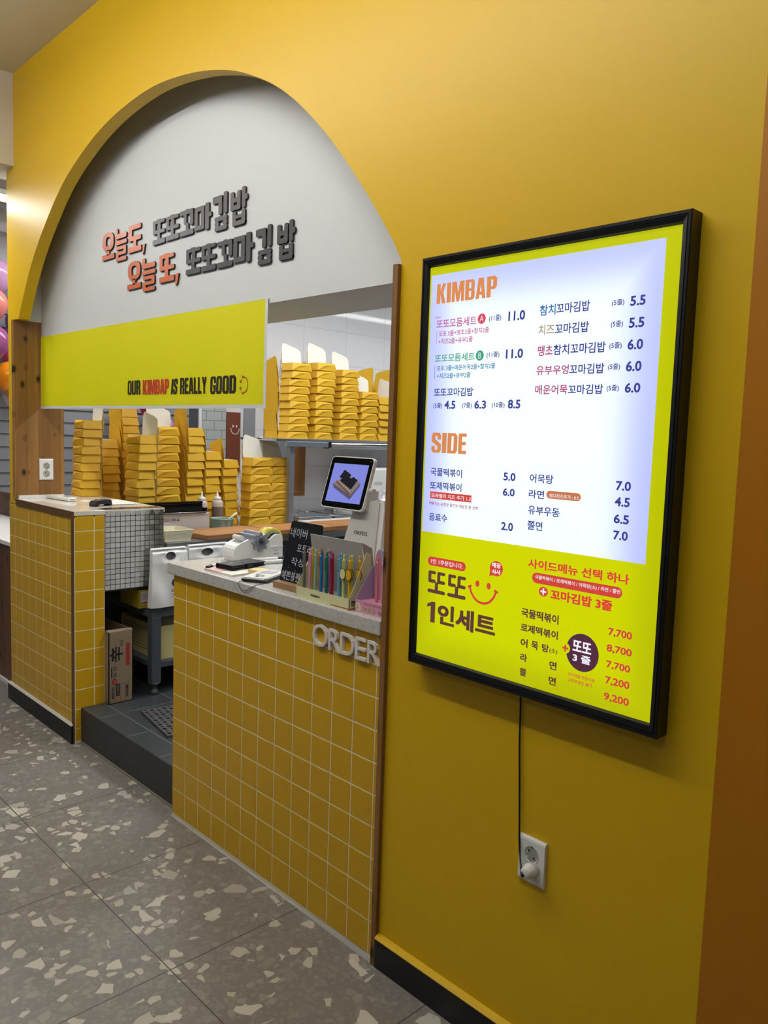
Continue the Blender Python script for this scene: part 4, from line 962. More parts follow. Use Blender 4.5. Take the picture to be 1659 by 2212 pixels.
b = MB(); b.prism(rrect(-.046, .046, -.087, .087, .008), lambda u, v, d: tuple(MK @ Vector((u, v, d))), .0121, .0185); local(b.build('top_shell', M_wp), R)
b = MB(); b.prism(rrect(-.028, .028, .005, .070, .012), lambda u, v, d: tuple(MK @ Vector((u, v, d))), .0186, .0192); b.m = 1
for u, v in ((-.012, -.03), (.012, -.045), (.0, -.06)): b.prism(disc(u, v, .007, .009, 16), lambda u, v, d: tuple(MK @ Vector((u, v, d))), .0186, .0215)
local(b.build('sign_pad', [mat('pale_glass', (.82, .83, .86), .15), M_steel]), R)
R = empty('stylus', 'black stylus with a looped cord hanging over the counter edge', 'stylus', (.45, .05, ZC))
b = MB(); b.tube([(.418, .078, ZC + .006), (.424, .070, ZC + .006), (.480, .004, ZC + .006), (.484, -.001, ZC + .006)], [.0025, .0040, .0036, .0015], 10); local(b.build('barrel', M_blk), R)
b = MB(); b.tube(spline([(.456, .030, ZC + .009), (.487, .006, ZC + .004), (.497, -.012, ZC + .004), (.494, -.0215, ZC - .004), (.515, -.022, ZC - .022), (.545, -.022, ZC - .022), (.575, -.0215, ZC - .006), (.595, -.016, ZC + .004), (.615, .004, ZC + .012), (.603, .014, ZC + .024), (.600, .03, ZC + .021)], 6), .0011, 6); local(b.build('cord', M_blk), R)
b = MB(); MQ = T(.398, .135, ZC, rz=.2); b.box(-.03, .03, -.03, .03, 0, .018, MQ); tag(b.build('sticky_note_pad', mat('yellow_paper', (.90, .80, .52), .7)), 'small yellow sticky note pad behind the card payment pad', 'note pad')

# ---- tape dispenser
R = empty('tape_dispenser', 'white tape dispenser with grey toothed wheel and yellow tape roll', 'tape dispenser', (.08, .32, ZC))
q = lambda zx, zy: (.2 + (zx - 440) * .00036, ZC + (595 - zy + (zx - 440) * -.08) * .00036 + .004)
b = MB(); o_ = [(a, max(ZC + .0006, c)) for a, c in (q(*p) for p in ((470, 600), (445, 545), (440, 500), (452, 455), (480, 420), (540, 385), (640, 345), (690, 400), (860, 395), (890, 350), (945, 335), (1000, 285), (1030, 275), (1105, 275), (1120, 330), (1125, 660), (1000, 645)))]
yz = lambda u, v, d: (d, u, v)
b.prism(o_, yz, .112, .124); b.prism(o_, yz, .036, .048)
b.prism([(a, max(ZC + .0006, c)) for a, c in (q(*p) for p in ((470, 600), (445, 545), (440, 500), (452, 455), (480, 420), (540, 385), (600, 420), (640, 560), (1125, 560), (1125, 660), (1000, 645)))], yz, .048, .112)
local(b.build('body', M_wp), R)
b = MB(); u0, v0 = q(935, 375); b.rbox(.124, .128, u0, q(1118, 0)[0], q(0, 530)[1] + .012, v0 - .018, .001, 1); b.m = 1
f_ = xcut(.1284); b.box(.1281, .1283, u0 + .02, u0 + .045, v0 - .048, v0 - .0465); b.box(.1281, .1283, u0 + .02, u0 + .030, v0 - .052, v0 - .0505); lettering(b, 'NT', u0 + .02, u0 + .036, v0 - .036, v0 - .032, f_, .02)
local(b.build('label_plate', [M_wp, mat('print_navy', (.25, .25, .40), .5)]), R)
gc = q(785, 365); b = MB(); o_ = []
for k in range(72):
    a = 2 * PI * k / 72; r = .036 + .0065 * math.cos(8 * a); o_.append((gc[0] + r * math.cos(a), gc[1] + r * math.sin(a)))
b.prism(o_, yz, .020, .136); b.m = 1
MG = T(.136, gc[0], gc[1], ry=PI / 2)
b.lathe([(.024, 0), (.024, .006), (.019, .007), (.018, .002)], 28, MG); b.m = 2; b.lathe([(.009, .002), (.009, .0085), (.0065, .009), (.006, .003)], 20, MG)
local(b.build('toothed_wheel', [mat('grey_wheel', (.56, .58, .62), .35), mat('grey_wheel_hub', (.48, .50, .54), .35), mat('dark_hub', (.28, .29, .31), .4)]), R)
tc = q(1020, 350); MR = T(.052, tc[0], tc[1], ry=PI / 2)
b = MB(); b.lathe([(.036, 0), (.0535, 0), (.0535, .050), (.036, .050), (.036, 0)], 40, MR, cap=False); local(b.build('tape_roll', mat('yellow_tape', (.86, .80, .30), .25, coat=.5)), R)
b = MB(); b.lathe([(.029, .0), (.0358, .0), (.0358, .052), (.029, .052), (.029, 0)], 40, MR, cap=False); local(b.build('roll_core', mat('grey_core', (.55, .58, .60), .4)), R)
b = MB(); a0 = q(575, 330); b.tube([(x, a0[0], a0[1]) for x in (.05, .11)], .010, 20); local(b.build('front_roller', M_wp), R)
for i, (x, y) in enumerate(((.03, .36), )): pass

# ================================================================== things on the end counter
ZT = 1.1752
b = MB(); b.box(-1.50, -1.22, .255, .455, ZT, ZT + .002); b.box(-1.47, -1.20, .27, .46, ZT + .002, ZT + .004)
tag(b.build('paper_sheet', mat('paper', (.90, .89, .85), .7)), 'white paper sheets lying on the glossy white top', 'paper')
R = empty('remote_control', 'white handheld remote lying on the glossy white top beside the lining', 'remote', (-1.60, .19, ZT)); MM = T(-1.595, .185, ZT, rz=.10)
b = MB(); b.rbox(-.135, .125, -.026, .026, .001, .022, .008, 3, MM); local(b.build('body', M_wp), R)
b = MB(); b.box(.1251, .1256, -.016, .016, .008, .0125, MM); b.rbox(.03, .09, -.012, .012, .0215, .0226, .0005, 1, MM); local(b.build('display_window', M_grey), R)
R = empty('tape_holder', 'black desk tape holder on the glossy white top beside the mosaic', 'tape holder', (-1.19, .225, ZT)); MM = T(-1.185, .228, ZT, rz=.35)
b = MB(); b.prism([(-.055, 0), (-.060, .012), (-.048, .030), (.040, .034), (.055, .028), (.060, .0), (.045, .0), (.036, .010), (-.03, .010), (-.038, 0)], lambda u, v, d: tuple(MM @ Vector((d, u, v))), -.022, .022); local(b.build('body', M_blk), R)
b = MB(); b.tube([(-.0225, -.01, .026), (-.026, -.01, .026)], .009, 14); b2 = [tuple(MM @ Vector(p)) for p in b.v]; b.v = b2; local(b.build('knob', M_blk), R)
R = empty('key_ring', 'small bunch of keys on a ring behind the black tape holder', 'keys', (-1.36, .245, ZT))
b = MB(); b.tube([(-1.36 + .012 * math.cos(t), .245 + .005 * math.sin(t), ZT + .013 + .011 * math.sin(t)) for t in [2 * PI * k / 20 for k in range(20)]], .0012, 6, closed=True); local(b.build('ring', M_steel), R)
for k in range(2):
    b = MB(); MM2 = T(-1.352 + .01 * k, .252, ZT + .003 + .003 * k, rz=.5 + .5 * k); b.prism(disc(0, 0, .009, n=16), lambda u, v, d: tuple(MM2 @ Vector((u, v, d))), 0, .002); b.box(.007, .036, -.003, .003, 0, .002, MM2); local(b.build('key', M_steel), R)

# ================================================================== kitchen furniture
ZW = .987
R = empty('steel_worktable', 'long stainless steel kitchen worktable carrying the box stacks', 'worktable', (-1.35, 1.9, .18))
b = MB(); b.rbox(-1.757, -.950, .487, 3.5, .945, ZW, .003); local(b.build('steel_top', M_steel), R)
for k in range(4):
    y0 = .93 + .64 * k; b = MB(); b.rbox(-1.72, -.985, y0, y0 + .632, .30, .944, .004); local(b.build('cabinet_door', mat('dark_steel_front', (.36, .39, .45), .35, metal=.7)), R)
for x in (-1.70, -1.02):
    for y in (.94, 3.44): b = MB(); b.tube([(x, y, .18), (x, y, .30)], .022, 12); local(b.build('leg', M_grey), R)
M_rack = mat('dark_rack_steel', (.29, .315, .35), .45)
R = empty('low_rack', 'low grey steel rack with square legs under the worktable', 'rack', (-1.3, .8, .18))
b = MB(); b.box(-1.70, -.925, .385, .86, .60, .645); local(b.build('upper_shelf', M_rack), R)
b = MB(); b.box(-1.70, -.93, .40, .86, .325, .352); local(b.build('lower_shelf', M_rack), R)
for x, y in ((-.948, .415), (-.948, .82), (-1.66, .415), (-1.66, .82)):
    b = MB(); b.rbox(x - .026, x + .026, y - .026, y + .026, .245, .60, .003); lg = b.build('leg', M_rack, None); local(lg, R)
    b = MB(); b.lathe([(.030, .236), (.030, .246), (.014, .247), (.014, .205), (.022, .203), (.022, .181), (.02, .180)][::-1], 16, T(x, y, 0)); f = b.build('foot', mat('dark_foot', (.25, .26, .28), .4)); f.parent = lg
R = empty('wall_shelf', 'steel shelf with square post holding yellow boxes along the white tiles', 'shelf', (-1.55, 2.4, 1.50))
b = MB(); b.rbox(-1.757, -1.345, 1.47, 3.4, 1.535, 1.5525, .002); local(b.build('shelf_panel', M_steel), R)
b = MB(); b.rbox(-1.36, -1.338, 1.55, 1.905, 1.500, 1.5345, .003); local(b.build('front_rail', mat('bluish_steel', (.62, .66, .72), .35, metal=.8)), R)
b = MB(); b.tube([(-1.35, 1.925, 1.520), (-1.35, 3.4, 1.520)], .013, 14); b.box(-1.42, -1.36, 1.925, 3.4, 1.488, 1.505); local(b.build('rail_tube', M_steel), R)
b = MB(); b.box(-1.362, -1.334, 1.905, 1.925, 1.498, 1.536); local(b.build('clip', M_blk), R)
for y in (1.615, 3.35): b = MB(); b.rbox(-1.400, -1.362, y - .019, y + .019, ZW + .0005, 1.499, .002); local(b.build('post', mat('bluish_steel', (.62, .66, .72), .35, metal=.8)), R)

M_board = wood('cutting_board_wood', (.44, .27, .14), (.66, .44, .25), (.76, .55, .34), 'y', knots=False, rough=.5)
for lab, x, y, ln, rz, z in (('wooden cutting board nearest the cream basket', -1.095, .945, .46, .05, 0), ('middle wooden cutting board, behind the tape dispenser', -1.085, 1.425, .47, .0, 0), ('far wooden cutting board, behind the chalkboard', -1.09, 1.935, .52, -.02, 0)):
    b = MB(); b.rbox(-.14, .14, -ln / 2, ln / 2, .0005, .027, .002, 1, T(0, 0, 0)); o = b.build('cutting_board', M_board, None, (x, y, ZW)); o.rotation_euler.z = rz; tag(o, lab, 'cutting board', 'wooden cutting boards')
b = MB(); b.rbox(-1.40, -1.245, 1.70, 2.245, ZW + .0005, ZW + .016, .002); tag(b.build('plastic_cutting_board', M_wp), 'thin white plastic cutting board behind the wooden boards', 'cutting board')
for k, (y0, y1, lab) in enumerate(((1.72, 2.03, 'steel food pan beside the shelf post'), (2.04, 2.22, 'steel food pan behind the sales terminal'))):
    R = empty('food_pan', lab, 'food pan', (-1.58, (y0 + y1) / 2, ZW), 'steel food pans')
    b = MB(); b.rbox(-1.73, -1.42, y0 + .006, y1 - .006, ZW + .0005, ZW + .028, .006); b.rbox(-1.738, -1.412, y0, y1, ZW + .028, ZW + .033, .002, 1); local(b.build('pan', M_steel), R)
    b = MB(); b.rbox(-1.715, -1.435, y0 + .022, y1 - .022, ZW + .0332, ZW + .040, .004); local(b.build('cover', M_steel), R)
    b = MB(); ym = (y0 + y1) / 2; b.tube([(-1.63, ym, ZW + .040), (-1.63, ym, ZW + .056), (-1.52, ym, ZW + .056), (-1.52, ym, ZW + .040)], .005, 8); local(b.build('handle', M_steel), R)
R = empty('vented_machine', 'white kitchen machine with slotted vents behind the sales terminal', 'machine', (-1.5, 2.45, ZW))
b = MB(); b.rbox(-1.70, -1.30, 2.26, 2.72, ZW + .0005, 1.355, .012); local(b.build('housing', M_wp), R)
b = MB()
for r_, (ya, za) in enumerate(((2.305, 1.235), (2.385, 1.175))):
    for i in range(9): y = ya + .0085 * i; b.add([(-1.2995, y, za), (-1.2995, y + .003, za), (-1.2995, y + .007, za + .025), (-1.2995, y + .004, za + .025)], [(0, 1, 2, 3)])
local(b.build('vent', mat('vent_grey', (.45, .45, .47), .5)), R)
b = MB(); b.smooth = True
b.lathe([(.004, .0), (.045, .01), (.055, .07), (.05, .13), (.035, .17), (.014, .20), (.022, .215), (.004, .22)], 18, T(-1.23, 2.34, ZW + .001)); 
tag(b.build('plastic_pouch', mat('milky_plastic', (.80, .80, .84), .2, coat=.5)), 'milky plastic pouch standing behind the sales terminal', 'pouch')

R = empty('food_warmer', 'low grey counter food warmer with a black glass lid', 'food warmer', (-1.34, .70, ZW))
b = MB(); b.rbox(-1.43, -1.250, .490, .925, ZW + .001, 1.106, .003); b.m = 1; b.box(-1.251, -1.2485, .492, .923, 1.0925, 1.0935); b.m = 2
for y in (.62, .74, .86): b.prism(disc(y, 1.0985, .002, n=8), xcut(-1.2495), 0, .001)
local(b.build('case', [mat('warm_grey_case', (.76, .75, .73), .4), mat('seam', (.5, .5, .48), .5), M_grey]), R)
b = MB(); b.prism([(-1.245, 1.1065), (-1.425, 1.1065), (-1.42, 1.150), (-1.335, 1.168), (-1.268, 1.165), (-1.262, 1.140)], lambda u, v, d: (u, d, v), .495, .885); b.rbox(-1.29, -1.255, .495, .885, 1.158, 1.174, .005)
b.box(-1.30, -1.247, .885, .905, 1.1065, 1.135)
local(b.build('glass_lid', mat('smoked_glass', (.035, .04, .045), .12)), R)
b = MB(); b.tube([(-1.243, .60, 1.1105), (-1.243, .90, 1.1105)], .003, 8); local(b.build('lid_rail', M_steel), R)
f_ = xcut(-1.2496); b = MB(); flat(b, [(.595, 1.060), (.735, 1.060), (.735, 1.0835), (.595, 1.0835)], f_); b.m = 1
g_ = xcut(-1.2492)
for u in (.605, .712): flat(b, [(u, 1.064), (u + .014, 1.064), (u + .007, 1.078)], g_)
b.m = 2
for k in range(3): flat(b, [(.624, 1.0640 + .006 * k), (.662, 1.0640 + .006 * k), (.662, 1.067 + .006 * k), (.624, 1.067 + .006 * k)], g_)
b.m = 1
for k in range(2): flat(b, [(.674, 1.066 + .008 * k), (.705, 1.066 + .008 * k), (.705, 1.069 + .008 * k), (.674, 1.069 + .008 * k)], g_)
local(b.build('warning_label', [mat('label_pink_grey', (.72, .66, .66), .5), mat('label_black', (.2, .15, .15), .5), mat('label_red', (.65, .4, .4), .5)]), R)

for lab, y, x in (('squeeze bottle of brown sauce, half hidden by the food warmer', 1.000, -1.462), ('squeeze bottle of brown sauce behind the green pot', 1.106, -1.455)):
    R = empty('sauce_bottle', lab, 'bottle', (x, y, ZW), 'sauce bottles'); MS = T(x, y, ZW + .0008)
    b = MB(); b.lathe([(.030, 0), (.035, .003), (.035, .130), (.0355, .150), (.031, .163), (.022, .170)], 24, MS); b.m = 1; b.lathe([(.0353, .004), (.0353, .128)], 24, MS, cap=False); local(b.build('bottle', [mat('translucent_bottle', (.82, .75, .70), .3), mat('brown_sauce', (.50, .40, .37), .4)]), R)
    b = MB(); b.lathe([(.0235, .170), (.0235, .184), (.0175, .189), (.007, .193), (.003, .222)], 20, MS); local(b.build('nozzle_cap', M_wp), R)
R = empty('green_pot', 'pale green cooking pot with a cream ladle', 'pot', (-1.335, 1.065, ZW)); MS = T(-1.335, 1.065, ZW + .0008)
b = MB(); b.lathe([(.060, 0), (.068, .004), (.0705, .062), (.0735, .064), (.0735, .069), (.069, .069), (.067, .062), (.064, .02), (.001, .02)], 32, MS, cap=False); local(b.build('pot', mat('celadon_enamel', (.60, .69, .63), .25)), R)
b = MB(); b.tube([(-1.345, 1.09, ZW + .025), (-1.335, 1.115, ZW + .062), (-1.325, 1.165, ZW + .098)], [.006, .005, .007], 10); local(b.build('ladle', M_cream), R)
R = empty('cream_basket', 'cream perforated plastic basket beside the mosaic panel', 'basket', (-1.07, .575, ZW))
b = MB(); X0_, X1_, Y0_, Y1_ = -1.15, -.982, .492, .645
for i in (0,):
    A = [(X0_, Y0_, ZW + .001), (X1_, Y0_, ZW + .001), (X1_, Y1_, ZW + .001), (X0_, Y1_, ZW + .001)]; e = .010; B = [(X0_ - e, Y0_, ZW + .060), (X1_ + e, Y0_, ZW + .060), (X1_ + e, Y1_ + e, ZW + .060), (X0_ - e, Y1_ + e, ZW + .060)]
    C_ = [(x + (.002 if x < -1.1 else -.002), y + (.002 if y < .55 else -.002), z) for x, y, z in B]; D_ = [(x + (.002 if x < -1.1 else -.002), y + (.002 if y < .55 else -.002), z + .002) for x, y, z in A]
    b.add(A + B + C_ + D_, [(3, 2, 1, 0), (0, 1, 5, 4), (1, 2, 6, 5), (2, 3, 7, 6), (3, 0, 4, 7), (4, 5, 9, 8), (5, 6, 10, 9), (6, 7, 11, 10), (7, 4, 8, 11), (9, 13, 12, 8), (10, 14, 13, 9), (11, 15, 14, 10), (8, 12, 15, 11), (12, 13, 14, 15)])
b.m = 1
for r_ in range(6):
    for c_ in range(22):
        y = .500 + .0068 * c_; z = ZW + .010 + .0066 * r_; xx = X1_ + e * (z - ZW) / .060 + .0006
        flat(b, [(y, z), (y + .003, z), (y + .003, z + .0032), (y, z + .0032)], xcut(xx))
local(b.build('basket_body', [M_cream, mat('basket_hole', (.52, .50, .42), .6)]), R)
b = MB(); b.tube([(X0_ - e, Y0_, ZW + .060), (X1_ + e, Y0_, ZW + .060), (X1_ + e, Y1_ + e, ZW + .060), (X0_ - e, Y1_ + e, ZW + .060)], .003, 8, closed=True); local(b.build('rim', M_cream), R)
rnd = random.Random(4); b = MB()
for k in range(60):
    x, y, z = rnd.uniform(-1.12, -1.0), rnd.uniform(.51, .60), ZW + .012 + rnd.uniform(0, .042) * (1 - abs(k - 30) / 60); a = rnd.uniform(0, PI); l = .016
    b.tube([(x - l * math.cos(a), y - l * math.sin(a), z), (x + l * math.cos(a), y + l * math.sin(a), z + rnd.uniform(-.004, .004))], .0025, 5)
o = b.build('pickled_radish', mat('pickle_yellow', (.85, .66, .15), .4)); o['kind'] = 'stuff'; tag(o, 'yellow shredded pickle heaped in the cream basket', 'food')

# ---- carrier bags hung on the table edge
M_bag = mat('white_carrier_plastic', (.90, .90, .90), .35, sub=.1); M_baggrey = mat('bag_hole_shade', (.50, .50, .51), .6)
def bag(label, y0, y1, z0, z1, hole, printed):
    R = empty('carrier_bags', label, 'bag bundle', (-.92, (y0 + y1) / 2, z0), 'bundles of white carrier bags')
    nu, nv = 44, 60; b = MB(); b.smooth = True; g = {}
    hy, hz, ry, rz_ = hole
    def P(i, j):
        u, v = i / nu, j / nv; z = z0 + (z1 - z0) * v; fl = (1 - v) * .018
        y = y0 - fl + (y1 - y0 + 2 * fl) * u
        x = -.915 + .012 * math.sin(u * PI) + .007 * math.sin(u * 9 + v * 3) * (1 - v * .4) - .012 * max(0, v - .75) * 4 + .006 * math.sin(v * 7 + u * 2)
        d = math.hypot((y - hy) / ry, (z - hz) / rz_)
        x += -.012 * math.exp(-(d - 1) ** 2 * 1.5)
        if 0 < d < 1.35 and .72 < d: s = 1 / d if d < 1.12 else 1; y = hy + (y - hy) * s; z = hz + (z - hz) * s
        if v > .93: x -= (v - .93) * .5
        return (x, y, z), d
    pts = {(i, j): P(i, j) for i in range(nu + 1) for j in range(nv + 1)}
    for k, (p, d) in pts.items(): g[k] = b.vert(p)
    for i in range(nu):
        for j in range(nv):
            ds = [pts[(i + a, j + c)][1] for a, c in ((0, 0), (1, 0), (1, 1), (0, 1))]
            if min(ds) < .72 or sum(d < 1.0 for d in ds) == 4: continue
            b.face([g[(i, j)], g[(i + 1, j)], g[(i + 1, j + 1)], g[(i, j + 1)]])
    b.smooth = False
    b.rbox(-.948, -.934, y0 - .006, y1 + .006, z0 + .01, z1 - .004, .004)
    top = [(-.945, y0, z1 + .004), (-.945, y1, z1 + .004), (-.925, y1, z1 - .002), (-.925, y0, z1 - .002)]
    # side webs of the bundle
    for yy in (0, nu): 
        for j in range(nv): p, q_ = pts[(yy, j)][0], pts[(yy, j + 1)][0]; b.poly([p, q_, (-.945, q_[1], q_[2]), (-.945, p[1], p[2])])
    b.poly(top)
    local(b.build('bag', M_bag), R)
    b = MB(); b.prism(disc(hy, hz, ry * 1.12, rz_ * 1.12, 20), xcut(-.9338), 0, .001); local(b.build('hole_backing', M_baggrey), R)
    if printed:
        b = MB(); f_ = xcut(-.885); cy, cz = printed
        for k in range(28):
            a, c = 2 * PI * k / 28, 2 * PI * (k + 1) / 28
            for r0, r1 in ((.0225, .0205), (.019, .0)): b.poly([f_(cy + r0 * math.cos(a), cz + r0 * 1.05 * math.sin(a), 0), f_(cy + r0 * math.cos(c), cz + r0 * 1.05 * math.sin(c), 0), f_(cy + r1 * math.cos(c), cz + r1 * 1.05 * math.sin(c), 0), f_(cy + r1 * math.cos(a), cz + r1 * 1.05 * math.sin(a), 0)])
        for t, z, h, w in (('또또꼬마김밥', cz - .050, .017, .07), ('또또김밥', cz - .063, .006, .04), ('오늘도 또또', cz - .076, .004, .065)): lettering(b, t, cy - .022, cy - .022 + w, z, z + h, f_, .04)
        b.m = 1; lettering(b, '또또', cy - .010, cy + .010, cz - .006, cz + .008, xcut(-.8846), .01)
        local(b.build('print', [mat('bag_ink', (.10, .11, .14), .5), M_bag]), R)
bag('white carrier bags hanging beside the mosaic panel with a black round print', .390, .588, .655, .963, (.490, .925, .027, .021), (.500, .785))
bag('white carrier bags with an arched handle hole, behind the tape dispenser', .604, .850, .70, .968, (.712, .930, .034, .020), None)

# ---- under the worktable
R = empty('noodle_carton', 'open brown noodle carton on the dark kitchen floor', 'carton', (-1.09, .22, .18))
M_card = mat('corrugated_brown', (.56, .49, .40), .7, var=(14, .05)); M_cardin = mat('carton_inside', (.40, .33, .26), .8)
CX0, CX1, CY0, CY1, CZ0, CZ1 = -1.27, -.930, .1545, .285, .1805, .556
b = MB()
for x0, x1, y0, y1 in ((CX1 - .004, CX1, CY0, CY1), (CX0, CX0 + .004, CY0, CY1), (CX0, CX1, CY0, CY0 + .004), (CX0, CX1, CY1 - .004, CY1)): b.box(x0, x1, y0, y1, CZ0, CZ1)
b.box(CX0, CX1, CY0, CY1, CZ0, CZ0 + .004); b.m = 1
b.box(CX0 + .0042, CX1 - .0042, CY0 + .0042, CY1 - .0042, CZ0 + .0045, CZ0 + .20)
local(b.build('carton_body', [M_card, M_cardin]), R)
b = MB(); b.poly([(CX1, CY0, CZ1), (CX1, CY1, CZ1), (CX1 - .03, CY1 + .001, CZ1 + .004), (CX1 - .03, CY0 - .001, CZ1 + .006)]); b.box(CX1 - .0005, CX1 + .0005, CY0, CY1, CZ1 - .038, CZ1 - .0375); local(b.build('flap', M_card), R)
cf_ = lambda u, v, d: (CX1 + .0006 + d, .285 - v, u)         # lettering that climbs the carton, its tops towards the lining
b = MB()
b.m = 1; flat(b, [(.372, .018), (.388, .018), (.392, .024), (.396, .018), (.488, .018), (.490, .038), (.372, .039)], cf_)
b.m = 0; lettering(b, '辛', .398, .478, .055, .125, lambda u, v, d: (CX1 + .0010, .285 - v, u), .018); lettering(b, '라면', .478, .508, .053, .069, cf_, .004)
b.m = 0; lettering(b, '농심', .318, .374, .089, .108, cf_, .004); flat(b, [(.318, .112), (.374, .112), (.374, .118), (.318, .118)], cf_)
b.m = 1; flat(b, disc(.296, .100, .0165, .0135), cf_); b.m = 2; flat(b, disc(.297, .099, .006, .005), lambda u, v, d: (CX1 + .0012, .285 - v, u))
b.m = 0
for v0, v1 in ((.022, .040), (.044, .066), (.070, .092), (.098, .120)):
    for u0, u1, w0, w1 in ((.190, .191, v0, v1), (.281, .282, v0, v1), (.190, .282, v0, v0 + .0008), (.190, .282, v1 - .0008, v1)): flat(b, [(u0, w0), (u1, w0), (u1, w1), (u0, w1)], cf_)
rnd = random.Random(8)
for v0, v1 in ((.026, .037), (.102, .115)):
    u = .205
    while u < .268: w = rnd.choice((.0006, .0012, .002)); flat(b, [(u, v0), (u + w, v0), (u + w, v1), (u, v1)], cf_); u += w + rnd.choice((.0008, .0016))
flat(b, [(.218, .071), (.281, .071), (.281, .091), (.218, .091)], cf_); b.m = 3; flat(b, [(.191, .071), (.217, .071), (.217, .091), (.191, .091)], cf_)
b.m = 2; lettering(b, '213486', .222, .278, .0745, .0880, lambda u, v, d: (CX1 + .0012, .285 - v, u), .01)
b.m = 0; lettering(b, 'CJ 1 box', .200, .27, .050, .060, cf_, -.004) if False else None
local(b.build('carton_print', [mat('carton_ink', (.10, .09, .09), .6), mat('carton_red', (.66, .16, .18), .6), M_card, mat('carton_coral', (.72, .42, .36), .6)]), R)
R = empty('yellow_carton', 'small yellow carton with a white price label on the low rack', 'carton', (-1.1, .40, .645))
b = MB(); b.rbox(-1.20, -.985, .342, .470, .6455, .742, .002) if False else b.rbox(-1.20, -.985, .390, .470, .6455, .742, .002); b.box(-1.20, -.985, .3455, .3895, .6455, .742)
local(b.build('carton_body', mat('shaded_yellow_card', (.60, .53, .08), .5)), R)  # yellow card with the shade under the worktable put into its colour
f_ = xcut(-.9846); b = MB(); flat(b, [(.357, .666), (.45, .666), (.45, .735), (.357, .735)], f_); b.m = 1; flat(b, [(.359, .670), (.45, .670), (.45, .677), (.359, .677)], xcut(-.9842)); b.m = 2
for k in range(4): flat(b, [(.362, .690 + .009 * k), (.44, .690 + .009 * k), (.44, .694 + .009 * k), (.362, .694 + .009 * k)], xcut(-.9842))
local(b.build('price_label', [mat('label_lilac', (.72, .69, .74), .5), mat('label_crimson', (.70, .10, .20), .5), mat('label_grey', (.55, .53, .57), .5)]), R)
R = empty('storage_crate', 'cream storage crate with perforated side on the low rack', 'crate', (-1.2, .62, .352))
b = MB()
for x0, x1, y0, y1 in ((-.982, -.976, .446, .79), (-1.40, -1.394, .446, .79), (-1.394, -.982, .446, .452), (-1.394, -.982, .784, .79)): b.box(x0, x1, y0, y1, .3525, .535)
b.box(-1.394, -.982, .452, .784, .3525, .358); b.m = 1
for r_ in range(8):
    for c_ in range(26): x = -1.37 + .0145 * c_ + (.007 if r_ % 2 else 0); flat(b, [(x, .385 + .016 * r_), (x + .006, .385 + .016 * r_), (x + .006, .393 + .016 * r_), (x, .393 + .016 * r_)], ycut(.4458))
local(b.build('crate_body', [mat('pale_cream_plastic', (.84, .80, .56), .45), mat('crate_hole', (.2, .18, .12), .7)]), R)
b = MB(); b.smooth = True; b.lathe([(.01, 0), (.11, .01), (.14, .05), (.12, .09), (.06, .115), (.01, .12)], 20, T(-1.14, .62, .455)); tag(b.build('plastic_sack', mat('dull_white_plastic', (.78, .77, .72), .4)), 'crumpled whitish plastic sack inside the cream crate', 'sack')

def holed_sheet(name, outline, holes, z, th, m):
    c = bpy.data.curves.new(name, 'CURVE'); c.dimensions = '2D'; c.fill_mode = 'BOTH'; c.extrude = th / 2
    for pts in [outline] + holes:
        s = c.splines.new('POLY'); s.points.add(len(pts) - 1); s.use_cyclic_u = True
        for p, q_ in zip(s.points, pts): p.co = (q_[0], q_[1], 0, 1)
    o = bpy.data.objects.new(name, c); COL.objects.link(o); me = bpy.data.meshes.new_from_object(o); bpy.data.objects.remove(o); bpy.data.curves.remove(c)
    me.materials.clear(); me.materials.append(m); me.name = name; return link(name, me, None, (0, 0, z + th / 2))
hs = []
for i in range(12):
    for j in range(14):
        x, y = -.176 + .0315 * i, -.188 + .0305 * j
        hs.append(disc(x + (.007 if j % 2 else -.005), y, .0125, .0100, n=14) if (i + j) % 2 else disc(x + (.007 if j % 2 else -.005), y, .0075, n=12))
o = holed_sheet('rubber_mat', rrect(-.195, .195, -.205, .225, .004), hs, .1805, .012, mat('grey_rubber', (.30, .30, .31), .7))
o.location.x, o.location.y = -.505, .40; o.rotation_euler.z = -.16
tag(o, 'grey rubber floor mat with round drainage holes on the kitchen step', 'mat')

R = empty('chest_freezer', 'white kitchen freezer mirrored in the mosaic panel', 'freezer', (1.09, 1.2, .18))
b = MB(); b.rbox(.90, 1.28, 1.0, 1.36, .22, .98, .01); local(b.build('cabinet', M_wp), R)
b = MB(); b.rbox(.885, 1.285, .995, 1.365, .982, 1.03, .01); local(b.build('lid', M_wp), R)
for x in (.94, 1.24):
    for y in (1.04, 1.32): b = MB(); b.tube([(x, y, .1803), (x, y, .2195)], .018, 10); local(b.build('foot', M_blk), R)

